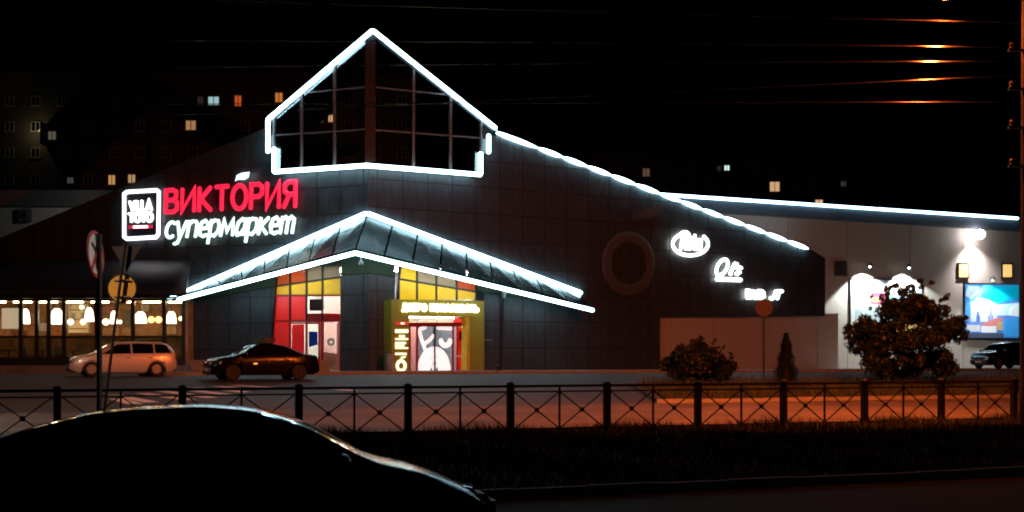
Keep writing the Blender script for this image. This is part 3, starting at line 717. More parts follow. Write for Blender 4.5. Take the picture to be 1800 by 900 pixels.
e = PW.hit(1796, 500); MB().hexa([PW.hit(1796, 662) + kb, PW.hit(1796, 662), PW.hit(1796, 662) + PW.d * .3, PW.hit(1796, 662) + kb + PW.d * .3] + [PW.hit(1796, wt(1796) + 6) + kb, PW.hit(1796, wt(1796) + 6), PW.hit(1796, wt(1796) + 6) + PW.d * .3, PW.hit(1796, wt(1796) + 6) + kb + PW.d * .3]).build('end_wall', white_panel, wg)
slab(PW, [(1150, 665), (1150, 650), (1796, 652), (1796, 665)], 0.003, .12).build('plinth', concrete, wg)
# small lit windows with dark frames
winl = emat('warm_window', (1, .62, .2), .95)
for x0, x1 in ((1684, 1704), (1761, 1781)):
    o = slab(PW, [(x0, 490), (x0, 462), (x1, 462), (x1, 490)], .003, .1).build('window', frame_dark, wg)
    slab(PW, [(x0 + 2.4, 487), (x0 + 2.4, 465), (x1 - 2.4, 465), (x1 - 2.4, 487)], .1, .112).build('pane', winl, o)
vent = slab(PW, [(1469, 485), (1469, 459), (1489, 459), (1489, 485)], .003, .12).build('wall_vent', mat('vent_brown', (.1, .07, .06), .7), wg)
for k in range(5): slab(PW, [(1471, 482 - k * 5), (1471, 479.5 - k * 5), (1487, 479.5 - k * 5), (1487, 482 - k * 5)], .12, .15).build('louvre', frame_dark, vent)
# advertising boards
def board(label, pts, shapes, es=1.0):
    r = thing('advertising_board', label, 'billboard', PW.hit(pts[0][0], pts[0][1], .1))
    slab(PW, pts, .01, .1).build('frame', frame_dark, r)
    (x0, y1), (_, y0), (x1, _), _ = pts
    for k, (poly, col) in enumerate(shapes):
        q = [(x0 + 2 + (x1 - x0 - 4) * a, y1 - 3 - (y1 - y0 - 6) * b) for a, b in poly]
        slab(PW, q, .1 if k == 0 else .1005, .104 + k * .0016).build('print', mat('print_%d_%d' % (int(x0), k), col, .5, emit=col, es=es, noise=.12, nscale=1.5), r)  # prints emit their own colours, a glow in place of lamp light
    return r
sq = [(0, 0), (0, 1), (1, 1), (1, 0)]
def rc(a, b, c, d): return [(a, b), (a, d), (c, d), (c, b)]
sh = [(sq, (.05, .3, .75)), ([(.3, .72), (.3, .97), (1, .97), (1, .75), (.6, .66)], (.0, .55, .85)), ([(.12, .55), (.2, .75), (.42, .72), (.6, .62), (1, .66), (1, .42), (.5, .4), (.12, .4)], (.55, .8, .95)),
      ([(0, .8), (.05, .97), (.28, .97), (.22, .84), (.1, .72)], (.5, .7, .9)), (rc(.0, .2, 1, .42), (.12, .25, .6)),
      (rc(.1, .3, .2, .68), (.5, .62, .8)), (rc(.21, .3, .26, .5), (.12, .15, .4)), (rc(.28, .3, .42, .66), (.62, .72, .85)), (rc(.45, .3, .5, .58), (.3, .35, .6)), (rc(.52, .3, .6, .62), (.55, .6, .8)),
      ([(.3, .2), (.34, .28), (.6, .38), (.7, .37), (.68, .2)], (.6, .2, .2)), (rc(.03, .12, .28, .24), (.6, .62, .68)), (rc(.3, .1, .58, .22), (.75, .76, .78)), (rc(.6, .14, .7, .3), (.55, .38, .2)),
      ([(.72, .03), (.72, .34), (1, .42), (1, .03)], (.05, .35, .85)), (rc(0, 0, .72, .09), (.06, .08, .14)), ([(.82, .42), (.86, .58), (1, .64), (1, .4)], (.8, .93, 1))]
board('blue city picture board with glow put into its print on the wing wall beside the street lamp', [(1695, 597), (1695, 497), (1793, 499), (1793, 600)], sh, .38)
sh2 = [(sq, (.55, .6, .6)), (rc(.02, 0, 1, .28), (.5, .35, .12)), (rc(.28, .58, .5, .78), (.75, .1, .2)), (rc(.3, .62, .4, .7), (.85, .6, .15)), (rc(.05, .3, .45, .5), (.35, .42, .42)), (rc(.06, .02, .3, .12), (.75, .7, .55)), (rc(.55, .5, .95, .75), (.3, .5, .6))]
board('white advertising board half hidden behind the big bush', [(1494, 597), (1494, 489), (1622, 491), (1622, 599)], sh2, .12)
# wall floodlights: housings with lamps
def light(name, typ, loc, power, col, size=.1, aim=None, cone=120, blend=.5, parent=None):
    l = bpy.data.lights.new(name, typ); l.energy = power; l.color = col; l.shadow_soft_size = size
    if typ == 'SPOT': l.spot_size = math.radians(cone); l.spot_blend = blend
    o = bpy.data.objects.new(name, l); COL.objects.link(o); o.location = loc
    if aim is not None: o.rotation_euler = (Vector(aim) - Vector(loc)).to_track_quat('-Z', 'Y').to_euler()
    if parent is not None: o.parent = parent; o.matrix_parent_inverse = Matrix.Translation(-ROOT[parent.name])
    return o
def flood(px, py, off, aimpx, power, col, label, cone=118, bulb=None, blend=.35, br=.16):
    p = PW.hit(px, py, off); r = thing('wall_floodlight', label, 'lamp', PW.hit(px, py, .05), 'floodlights on the wing wall')
    MB().tube([PW.hit(px, py - 1, .02), PW.hit(px, py - 5, off * .6), p + Vector((0, 0, .22))], .035, 8).build('bracket', frame_dark, r, smooth=True)
    if br < .3: MB().lathe([(.04, .28), (.16, .22), (.22, .08), (.2, .08), (.13, .2), (.03, .24)], p, n=16).build('lamp_hood', frame_dark, r, smooth=True)
    MB().lathe([(max(.001, br * math.sin(a * math.pi / 8)), br * .9 * math.cos(a * math.pi / 8)) for a in range(9)], p, n=16).build('bulb', emat('bulb_%d' % px, col, bulb or 12), r, smooth=True)
    light('flood_light', 'SPOT', p + Vector((0, 0, -.16 if br < .3 else -br - .1)), power, col, .12, PW.hit(*aimpx, .15), cone, blend, r)
flood(1722, 412, .9, (1722, 640), 2400, (1, .93, .95), 'bright white wall lamp between the two small yellow windows', 130, 30, .9, .4)
flood(1529, 469, .9, (1529, 640), 2700, (.88, 1, 1), 'floodlight over the left half of the white board', 125, 14, .12, .07)
flood(1598, 471, .9, (1598, 640), 2700, (.88, 1, 1), 'floodlight over the right half of the white board', 125, 14, .12, .07)
flood(1745, 493, .8, (1748, 640), 1500, (.85, .95, 1), 'low floodlight over the blue city board', 130, 8, .2, .07)

# ================================================================== restaurant pavilion with lit interior
rs = thing('restaurant_pavilion', 'glazed restaurant pavilion with warm lit windows under dark curved roof', 'building', U(160, 645, 76.5))
YF = 76.5; zE = U(0, 523, YF).z; zS = U(0, 592, YF).z; zB = U(0, 642, YF).z
Xa, Xb = U(-45, 500, YF).x, U(324, 500, YF).x; DEP = 6.0
kind(MB().box(((Xa + Xb) / 2, YF + 1.5, .9), (Xb - Xa + 1.2, 6.2, 2 * (zB - .9))).build('terrace', paving), 'structure')
N = 14; Vr = []
for i in range(N + 1):
    t = i / N; x = Xa + (Xb + .3 - Xa) * t
    wy = PL.o.y + (x - PL.o.x) / PL.d.x * PL.d.y; top = ZC + (YH - 462) * wy / F
    for j in range(9):
        s = j / 8; y = YF - .7 + (wy - .1 - YF + .7) * (1 - math.cos(s * math.pi / 2)) ; z = zE + .05 + (top - zE) * math.sin(s * math.pi / 2) * (.62 + .38 * s)
        Vr.append((x, y, z))
mb = MB(); mb.add(Vr, [(i * 9 + j, (i + 1) * 9 + j, (i + 1) * 9 + j + 1, i * 9 + j + 1) for i in range(N) for j in range(8)])
rf = mb.build('curved_roof', mat('pavilion_roof', (.012, .014, .02), .5, noise=.3, bump=.2, bscale=.8), rs, smooth=True)
sdm = rf.modifiers.new('thick', 'SOLIDIFY'); sdm.thickness = .12; sdm.offset = -1
MB().box(((Xa + Xb) / 2, YF - .35, zE - .02), (Xb - Xa + .5, .7, .1)).build('eave', dark_metal, rs)
warm_w = mat('interior_wall', (.45, .24, .1), .8, noise=.5, nscale=1.8); floorm = mat('interior_floor', (.12, .07, .04), .5, noise=.3)
for c, d, m_, nm in ((((Xa + Xb) / 2, YF + DEP, (zB + zE) / 2), (Xb - Xa, .2, zE - zB), warm_w, 'rear_wall'), ((Xb + .05, YF + DEP / 2, (zB + zE) / 2), (.25, DEP, zE - zB), warm_w, 'side_wall'),
                 ((Xa - .05, YF + DEP / 2, (zB + zE) / 2), (.25, DEP, zE - zB), warm_w, 'side_wall'), (((Xa + Xb) / 2, YF + DEP / 2, zB + .05), (Xb - Xa, DEP - .1, .1), floorm, 'interior_floor'),
                 (((Xa + Xb) / 2, YF + DEP / 2, zE - .12), (Xb - Xa, DEP - .1, .08), warm_w, 'ceiling')):
    MB().box(c, d).build(nm, m_, rs)
mx = [-45, -8, 37, 65, 86, 113, 170, 234, 289, 323]
for x in mx:
    p = U(x, 600, YF); MB().box((p.x, YF, (zB + zE) / 2), (.2, .22, zE - zB)).build('mullion', frame_dark, rs)
MB().box(((Xa + Xb) / 2, YF - .01, zS), (Xb - Xa, .26, .12)).build('window_sill', frame_dark, rs)
MB().box(((Xa + Xb) / 2, YF, zE - .14), (Xb - Xa, .16, .12)).build('transom', frame_dark, rs)
MB().box(((Xa + Xb) / 2, YF, zB + .22), (Xb - Xa, .3, .44)).build('plinth', frame_dark, rs)
tint = film('tinted_glass', (.1, .1, .1), clear=1.0, gloss=.05, tint=(.45, .48, .46))
for x0, x1 in zip(mx, mx[1:]):
    a, b = U(x0, 600, YF).x + .1, U(x1, 600, YF).x - .1
    for z0_, z1_, m_ in ((zS + .06, zE - .2, clear_glass), (zB + .44, zS - .06, tint)): MB().box(((a + b) / 2, YF + .02, (z0_ + z1_) / 2), (b - a, .02, z1_ - z0_)).build('pane', m_, rs)
# strip light under the ceiling
for i in range(8):
    xx = Xa + (Xb - Xa) * (i + .5) / 8; MB().box((xx, YF + 1.4, zE - .2), (1.0, .12, .07)).build('ceiling_strip_light', emat('strip_warm', (1, .72, .38), 32), rs)
shade = emat('lamp_shade_glow', (1, .87, .6), 4.5)
def lamp(px, py, wp, hp, Y, label, bell=1.0):
    p = U(px, py, Y); k = Y / F; r = thing('pendant_lamp', label, 'lamp', p, 'pendant lamps in the restaurant'); R_, H = wp * k / 2, hp * k
    MB().lathe([(R_ * .35, H / 2), (R_ * .72, H * .3), (R_ * .95, -H * .15), (R_, -H / 2), (R_ * .93, -H / 2), (R_ * .6, H * .25)], p, n=16).build('lamp_shade', shade, r, smooth=True)
    MB().tube([p + Vector((0, 0, H / 2)), (p.x, p.y, zE - .17)], .02, 6).build('cord', frame_dark, r)
for px, py, wp, hp, nm in ((45, 556, 15, 26, 'tall bell pendant lamp right of the white blind'), (100, 556, 24, 27, 'wide bell pendant lamp in third restaurant window'), (157, 553, 16, 24, 'bell pendant lamp beside the traffic sign pole'),
                       (200, 558, 13, 22, 'narrow bell pendant lamp under the orange disc sign'), (247, 558, 22, 20, 'broad bell pendant lamp right of the orange disc sign'), (301, 558, 18, 21, 'bell pendant lamp in the rightmost restaurant window')):
    lamp(px, py, wp, hp, YF + 1.5, nm)
def globe(px, py, rp, Y, label, col):
    p = U(px, py, Y); R_ = rp * Y / F; prof = [(max(.001, R_ * math.sin(a * math.pi / 8)), -R_ * math.cos(a * math.pi / 8)) for a in range(9)]
    r = thing('globe_lamp', label, 'lamp', p, 'globe lamps in the restaurant')
    MB().lathe(prof, p, n=14).build('globe', emat('globe_%s' % col, {'w': (1, .85, .55), 'o': (1, .5, .18)}[col], 2.6), r, smooth=True)
    MB().tube([p + Vector((0, 0, R_)), (p.x, p.y, zE - .17)], .015, 6).build('cord', frame_dark, r)
for px, py, rp, col, nm in ((124, 566, 5.5, 'w', 'small globe lamp left of the lit cabinet'), (146, 566, 5, 'w', 'small globe lamp in front of the lit cabinet'), (144, 540, 4, 'w', 'small globe lamp high above the lit cabinet'), (186, 566, 6, 'w', 'small globe lamp right of the traffic sign pole'),
                        (211, 566, 3.5, 'w', 'tiny globe lamp directly below the orange disc sign'), (266, 562, 6, 'o', 'orange globe lamp left of a pair'), (279, 562, 6, 'o', 'orange globe lamp right of a pair'), (318, 560, 4, 'w', 'tiny globe lamp at the right end of the restaurant')):
    globe(px, py, rp, YF + 2.4, nm, col)
bl = thing('window_blind', 'pale roller blind with glow put into its cloth in the leftmost restaurant window', 'blind', U(20, 580, YF + .5)); p = [U(x, y, YF + .5) for x, y in ((3, 578), (36, 578), (36, 540), (3, 540))]
MB().prism(p, [q + Vector((0, .03, 0)) for q in p]).build('blind_cloth', mat('blind_cloth', (.8, .7, .55), .8, emit=(1, .8, .5), es=.45), bl); MB().tube([p[3], p[2]], .05, 8).build('roller', steel, bl)  # the cloth emits by itself instead of being lit from the room
# furniture: lit cabinet, framed pictures, tables and chairs
cab = thing('display_cabinet', 'tall pale lit display cabinet at the back of the restaurant', 'cabinet', U(140, 592, YF + 4.5)); cw = mat('cabinet_cream', (.75, .65, .42), .6)
c0 = U(140, 560, YF + 4.6)
MB().box((c0.x, c0.y, c0.z), (1.2, .5, 1.7)).build('carcass', cw, cab)
for k in range(3): MB().box((c0.x, c0.y - .27, c0.z - .6 + .55 * k), (1.05, .06, .05)).build('shelf', mat('cab_wood', (.2, .1, .05), .5), cab)
for k in (-1, 1): MB().box((c0.x + .28 * k, c0.y - .3, c0.z + .1), (.2, .1, .5)).build('glass_door', mat('cab_glass', (.3, .3, .25), .2), cab)
for i, (px, py, wd, hh, cc) in enumerate(((62, 560, .5, .7, (.5, .35, .2)), (75, 575, .5, .5, (.7, .65, .6)), (190, 545, .7, .5, (.5, .2, .1)), (192, 583, 1.2, .5, (.55, .28, .12)), (100, 583, .9, .6, (.6, .22, .07)), (30, 586, 1.1, .2, (.35, .12, .06)), (255, 540, .5, .5, (.7, .6, .4)), (300, 580, .7, .5, (.6, .4, .2)), (225, 560, .4, .9, (.2, .2, .14)))):
    r = thing('framed_picture', ['small brown picture on the restaurant back wall', 'pale grey picture low on the restaurant back wall', 'red-brown picture high beside the traffic sign pole', 'wide brown picture low beside the traffic sign pole', 'orange-brown picture under the wide bell lamp', 'low dark red picture beside the white blind', 'cream picture high at right of the orange disc', 'tan picture in the rightmost restaurant window', 'narrow olive picture below the orange disc'][i], 'picture', U(px, py, YF + DEP - .15))
    p = U(px, py, YF + DEP - .18); MB().box(p, (wd + .12, .06, hh + .12)).build('picture_frame', mat('cab_wood', (.2, .1, .05)), r); MB().box(p - Vector((0, .04, 0)), (wd, .03, hh)).build('canvas', mat('canvas_%d' % i, cc, .7, noise=.4, nscale=4), r)
wood = mat('table_wood', (.16, .08, .04), .45, noise=.3); seatm = mat('seat_cloth', (.3, .25, .2), .8)
for i, px in enumerate((15, 75, 130, 205, 265)):
    p = U(px, 630, YF + 1.5); p.z = zB + .1
    r = thing('dining_table', ['first', 'second', 'third', 'fourth', 'fifth'][i] + ' small dining table from the left behind the restaurant glass', 'table', p, 'restaurant tables')
    MB().box(p + Vector((0, 0, .73)), (1.0, .8, .05)).build('table_top', wood, r); MB().tube([p, p + Vector((0, 0, .7))], .05, 8).build('pedestal', frame_dark, r); MB().lathe([(.3, 0), (.3, .03), (.05, .06)], p, n=14).build('foot', frame_dark, r)
    for sg in (-1, 1):
        q = p + Vector((sg * .8, .05, 0)); rr = thing('dining_chair', 'chair %s of the %s dining table behind the restaurant glass' % ('left' if sg < 0 else 'right', ['first', 'second', 'third', 'fourth', 'fifth'][i]), 'chair', q, 'restaurant chairs')
        MB().box(q + Vector((0, 0, .46)), (.44, .44, .08)).build('seat', seatm, rr); MB().box(q + Vector((sg * .21, 0, .75)), (.06, .42, .5)).build('backrest', seatm, rr)
        for ax in (-.18, .18):
            for ay in (-.18, .18): MB().bar(q + Vector((ax, ay, 0)), q + Vector((ax, ay, .42)), .04, .04).build('leg', wood, rr)

# ================================================================== buildings behind
ann = thing('annex_block', 'plain pale grey annex wall with dark roof band behind the restaurant roof', 'building', U(60, 420, 104))
p0, p1 = U(-60, 470, 104), U(290, 470, 104)
MB().box(((p0.x + p1.x) / 2, 109, (U(0, 364, 104).z) / 2), (p1.x - p0.x, 10, U(0, 364, 104).z)).build('wall', mat('annex_wall', (.3, .29, .28), .8, noise=.15), ann)
MB().box(((p0.x + p1.x) / 2, 108.9, (U(0, 364, 104).z + U(0, 335, 104).z) / 2), (p1.x - p0.x + .6, 10.6, U(0, 335, 104).z - U(0, 364, 104).z)).build('roof_band', mat('band_dark', (.05, .05, .055), .7), ann)
aw = thing('air_conditioner', 'grey air conditioner box on the pale annex wall at far left', 'air conditioner', U(44, 390, 103.9))
c = U(44, 378, 103.7); MB().box(c, (.9, .45, .95)).build('casing', mat('ac_grey', (.06, .06, .06), .6), aw); MB().lathe([(.001, 0), (.3, 0), (.32, -.03), (.28, -.05), (.001, -.05)], c - Vector((0, .225, 0)), 'Y', 16).build('fan_grille', frame_dark, aw)
al = light('annex_lamp', 'SPOT', U(150, 330, 98), 260, (1, .95, .85), .2, U(60, 385, 104), 120, .8)
def apartment(label, x0, x1, ytop, Y, cols, rows, lit, ww, hh, depth=12):
    r = thing('apartment_block', label, 'building', U((x0 + x1) / 2, 600, Y)); a, b = U(x0, 0, Y).x, U(x1, 0, Y).x; zt = U(0, ytop, Y).z
    cmat = mat('panel_concrete', (.07, .065, .06), .85, noise=.15, nscale=.3)
    MB().box(((a + b) / 2, Y + depth / 2 + .2, zt / 2), (b - a, depth, zt)).build('wall', cmat, r)
    MB().box(((a + b) / 2, Y + depth / 2 + .2, zt + .25), (b - a + .8, depth + .8, .5)).build('roof', dark_metal, r)
    k = Y / F; proto = {}
    def win(px, py, wpx, hpx, m, name='window'):
        key = (round(wpx, 1), round(hpx, 1))
        c = U(px, py, Y)
        if key not in proto:
            wd, h = wpx * k, hpx * k; mb = MB(); t = .1
            for cc, d in (((-wd / 2, 0, 0), (t, .12, h + t)), ((wd / 2, 0, 0), (t, .12, h + t)), ((0, 0, 0), (t * .8, .1, h)), ((0, 0, h / 2), (wd, .12, t)), ((0, 0, -h / 2), (wd + .2, .2, t))): mb.box(cc, d)
            proto[key] = (mb.mesh('window', mat('window_frame_grey', (.3, .3, .3), .6)), MB().box((0, .05, 0), (wd, .04, h)).mesh)
            proto[key] = (proto[key][0], wd, h)
        o = bpy.data.objects.new(name, proto[key][0]); o.location = (c.x, Y + .12, c.z); link(o, r)
        pb = MB().box((0, .06, 0), (proto[key][1], .04, proto[key][2])).mesh('pane', m)
        link(bpy.data.objects.new('pane', pb), o)
    for x, y, wp, hp, col, s in lit: win(x, y, wp, hp, emat('lit_%d_%d' % (x, y), col, s))
    for cx in cols:
        for ry in rows:
            if all(abs(cx - x) > ww * 1.3 or abs(ry - y) > hh * 1.3 for x, y, *_ in lit): win(cx, ry, ww, hh, glass_dark)
    return r
litL = [(352, 177, 10, 16, (.5, .5, .5), .03), (375, 177, 20, 16, (.55, .9, .95), .55), (418, 177, 13, 20, (1, .17, .03), .45), (490, 171, 14, 18, (1, .33, .07), .5), (335, 220, 19, 18, (1, .5, .2), .35),
        (91, 238, 15, 16, (.9, .75, .6), .1), (123, 317, 12, 12, (.7, .85, .8), .06), (196, 316, 13, 18, (1, .5, .2), .5), (231, 314, 14, 16, (1, .62, .3), .4), (563, 208, 11, 16, (1, .8, .5), .05), (581, 208, 9, 14, (1, .6, .25), .7)]
ab = apartment('dark apartment tower behind the supermarket with scattered orange and white windows', -60, 720, 128, 150, list(range(-30, 720, 46)), [177, 222, 268, 315], litL, 15, 17)
lg_ = U(73, 236, 149.4); lo = MB().box((lg_.x + .3, 149.2, lg_.z), (.25, 1.6, 2.4)).build('loggia_screen', mat('panel_concrete', (.07, .065, .06)), ab)
light('loggia_lamp', 'POINT', (lg_.x - .6, 148.7, lg_.z + .3), 40, (1, .75, .4), .15, parent=ab)
MB().lathe([(.001, .12), (.12, .05), (.12, -.05), (.001, -.12)], (lg_.x - .05, 148.9, lg_.z + .3), n=10).build('loggia_bulb', emat('loggia_bulb', (1, .75, .4), .12), ab)
litR = [(1136, 303, 13, 15, (1, .6, .35), .09), (1278, 295, 10, 10, (.8, 1, .9), .9), (1264, 296, 7, 10, (1, 1, 1), .02), (1362, 328, 18, 18, (1, .6, .3), .6), (1366, 335, 6, 6, (1, .85, .6), 2.2), (1440, 355, 14, 9, (1, .6, .3), .7), (1483, 323, 10, 10, (.6, .8, .8), .04)]
litR.pop(4)
apartment('distant apartment block with few lit windows above the wing roof edge', 1040, 1605, 268, 200, list(range(1070, 1600, 36)), [295, 328, 361], litR, 12, 13)

# ================================================================== fence
fn = thing('street_fence', 'low dark iron fence with crossed bars and round bosses along the verge', 'fence', (-2.36, 31, 0))
step = Vector((2.327, .985, 0)); P3 = Vector((-2.36, 31.0, 0)); t = step.normalized(); ang = math.atan2(step.y, step.x); Lb = step.length
postm = MB(); postm.box((0, 0, .58), (.145, .145, 1.2)); postm.lathe([(.09, 1.18), (.09, 1.2), (.05, 1.22), (.001, 1.235)], n=8); post_me = postm.mesh('post', iron)
rail_me = MB().bar((.08, 0, 1.13), (Lb - .08, 0, 1.13), .07, .06).mesh('top_rail', iron); rail2_me = MB().bar((.08, 0, 1.0), (Lb - .08, 0, 1.0), .035, .035).mesh('rail', iron)
rail3_me = MB().bar((.08, 0, .12), (Lb - .08, 0, .12), .035, .035).mesh('rail', iron)
half = Lb / 2
mid_me = MB().bar((half, 0, .08), (half, 0, 1.1), .04, .04).mesh('upright', iron)
diag = []
for s0 in (.1, half + .02):
    a, b = s0, s0 + half - .12
    for q in (((a, -.014, .14), (b, -.014, .99)), ((a, .014, .99), (b, .014, .14))): diag.append(MB().bar(q[0], q[1], .03, .026).mesh('diagonal_bar', iron))
boss = [MB().lathe([(.001, -.035), (.05, -.03), (.062, 0), (.05, .03), (.001, .035)], (s0 + (half - .12) / 2, 0, .565), 'Y', 12).mesh('boss', iron) for s0 in (.1, half + .02)]
for k in range(-5, 15):
    loc = P3 + step * k; z = gz(loc.x, loc.y)
    def put(me, name):
        o = bpy.data.objects.new(name, me); o.location = (loc.x, loc.y, z); o.rotation_euler = (0, random.uniform(-.006, .006) if name == 'post' else 0, ang); return link(o, fn)
    put(post_me, 'post')
    if k == 14: break
    for me, nm in ((rail_me, 'top_rail'), (rail2_me, 'rail'), (rail3_me, 'rail'), (mid_me, 'upright')): put(me, nm)
    for me in diag: put(me, 'diagonal_bar')
    for me in boss: put(me, 'boss')

# ================================================================== street lamps and overhead wires
sod = (1.0, .14, .02)
def street_lamp(label, X, Y, hx, hy, hz, aim, power, cone=140, sod=sod, glow=14):
    z = gz(X, Y); r = thing('street_lamp', label, 'street lamp', (X, Y, z), 'sodium street lamps')
    MB().lathe([(.2, 0), (.2, .9), (.17, 1.0), (.13, hz - z - .8), (.12, hz - z - .3)], (X, Y, z), n=18).build('pole', mat('pole_concrete', (.16, .15, .14), .8, noise=.3, nscale=3), r, smooth=True)
    top = Vector((X, Y, hz - .5)); h = Vector((hx, hy, hz))
    MB().tube([top, top + Vector((0, 0, .6)), top.lerp(h, .4) + Vector((0, 0, .5)), h + Vector((0, 0, .12))], .05, 8).build('arm', steel, r, smooth=True)
    hd = MB(); dirv = (h - top); dirv.z = 0; rz = math.atan2(dirv.y, dirv.x)
    hd.box(h + Vector((0, 0, .1)), (.75, .32, .14), rz); hd.box(h + Vector((0, 0, .19)), (.5, .22, .08), rz)
    head = hd.build('lamp_head', steel, r)
    MB().box(h + Vector((0, 0, .0)), (.5, .24, .06), rz).build('lens', emat('lamp_lens_%d' % glow, sod, glow), head)
    light('street_lamp_spot', 'SPOT', h - Vector((0, 0, .06)), power, sod, .18, aim, cone, .6, r)
    for zz, sgn in ((hz - 1.6, 1), (hz - 2.6, -1), (hz - 3.6, 1), (hz - 4.6, -1)):
        MB().bar((X - .5, Y - .05, zz), (X + .5, Y - .05, zz), .06, .06).build('cross_arm', steel, r)
        for q in (-.42, .42): MB().lathe([(.02, 0), (.07, .03), (.03, .08), (.07, .12), (.02, .18)], (X + q, Y - .05, zz + .03), n=10).build('insulator', mat('porcelain', (.12, .09, .08), .3), r, smooth=True)
    return r
LX, LY = 13.35, 35.4
street_lamp('tall concrete street lamp pole at the right edge with orange sodium lamp', LX, LY, LX - 1.7, LY + .7, 11.35, (LX - 9, LY + 12.5, 1), 32000, 127, sod, 480)
street_lamp('unseen street lamp past the left end of the view, whitened to light the cars', -16.5, 26.5, -15.2, 27.0, 9.5, (-10.5, 42, 1.5), 5200, 96, (1, .74, .54))  # lamp out of view, its colour whitened to light cars and disc sign
street_lamp('unseen lamp added past the right edge to light the no-turn sign', 15.5, 17.5, 13.8, 17.0, 9.5, (-6.1, 20.0, 3.4), 9000, 24, (1, .84, .74))  # added beam from out of view, aimed to brighten the no-turn sign
wire = mat('wire_copper', (.025, .022, .02), .2, metal=.9)
for i, (yl, ym, yr, Yw) in enumerate(((31, 36, 40, 36.5), (79, 81, 84, 36.5), (109, 108, 108, 36.5), (150, 141, 132, 36.5), (180, 179.5, 179, 36.5))):
    pts = [U(900 + (xx - 900), yl + (yr - yl) * (xx - 1420) / 380 + (ym - (yl + yr) / 2) * (1 - ((xx - 1610) / 190) ** 2) * .3, Yw) for xx in np.linspace(300, 2100, 40)]
    tag(MB().tube(pts, .0125, 6, cap=True).build('overhead_wire', wire, None, smooth=True), ['topmost', 'second highest', 'third highest', 'fourth highest, slightly slanted', 'lowest'][i] + ' of the overhead wires catching orange light beside the street lamp', 'wire', 'overhead wires')

# ================================================================== traffic signs
def disc(mb, c, n, r, th, seg=28, mi=0):
    n = Vector(n).normalized(); u = Vector((0, 0, 1)); u = (u - n * u.dot(n)).normalized(); v = n.cross(u)
    A_ = [Vector(c) + (u * math.cos(2 * math.pi * k / seg) + v * math.sin(2 * math.pi * k / seg)) * r for k in range(seg)]
    return mb.prism([p - n * th for p in A_], A_, mi)
s_white = mat('sign_white', (.75, .75, .73), .35); s_red = mat('sign_red', (.5, .03, .03), .4); s_dark = mat('sign_black', (.02, .02, .02), .5); s_orange = mat('sign_orange_lit', (.85, .42, .06), .45)
# no-turn sign nearly edge-on
c = U(168, 447, 20.0); n = Vector((.955, -.29, 0)); n.normalize()
n = Vector((.93, -.16, 0)).normalized(); tosee = (Vector((0, 0, ZC)) - c).normalized()
n = (Matrix.Rotation(math.radians(71), 3, 'Z') @ Vector((tosee.x, tosee.y, .06))).normalized()
r1 = thing('no_turn_sign', 'round white no-turn traffic sign seen almost edge-on at far left', 'traffic sign', (c.x + .03, c.y, gz(c.x, c.y)))
MB().tube([(c.x + .04, c.y + .05, 0), (c.x + .04, c.y + .05, c.z + .3)], .04, 12).build('pole', iron, r1, smooth=True)
pl_ = disc(MB(), c, n, .35, .012).build('plate', s_white, r1)
u = Vector((0, 0, 1)); u = (u - n * u.dot(n)).normalized(); v = n.cross(u)
MB().ribbon([c + n * .002 + (u * math.cos(k * .2618) + v * math.sin(k * .2618)) * .325 for k in range(24)], n, .05, .008, True).build('red_ring', s_red, pl_)
MB().ribbon([c + n * .012 + (u * .24 - v * .22), c + n * .012 + (-u * .22 + v * .2)], n, .05, .006).build('red_slash', s_red, pl_)
MB().ribbon([c + n * .003 + u * -.2, c + n * .003 + u * .06, c + n * .003 + u * .15 + v * .14], n, .06, .006).build('arrow_shaft', s_dark, pl_)
# back of a disc sign, its orange light put into the paint; yield sign above
c = U(215, 507, 33.0); cb = U(188, 700, 33.0); ct = U(222, 428, 33.0)
r2 = thing('disc_sign', 'round back of a traffic sign, orange light put into its paint, on a leaning pole before the restaurant', 'traffic sign', (cb.x, cb.y, gz(cb.x, cb.y)))
base = cb + (cb - ct) * .18; base.z = gz(base.x, base.y)
MB().tube([base - Vector((0, .1, 0)), ct - Vector((0, .1, 0))], .035, 10).build('pole', iron, r2, smooth=True)
nb = Vector((.05, -1, 0)).normalized()
pl_ = disc(MB(), c, nb, .345, .02).build('plate', s_orange, r2)
MB().ribbon([c + nb * .0 + Vector((math.cos(k * .2618), 0, math.sin(k * .2618))) * .345 for k in range(24)], nb, .03, .02, True).build('rim', iron, pl_)
for zz in (.2, -.2): MB().bar(c + Vector((-.2, -.03, zz)), c + Vector((.2, -.03, zz)), .03, .025).build('clamp', steel, pl_)
cy_ = U(222, 452, 33.0)
MB().prism([cy_ + Vector((a, .02, b)) for a, b in ((-.36, .26), (.36, .26), (0, -.36))], [cy_ + Vector((a, -.0, b)) for a, b in ((-.36, .26), (.36, .26), (0, -.36))]).build('yield_plate', mat('sign_back_dull', (.018, .013, .012), .7), r2)
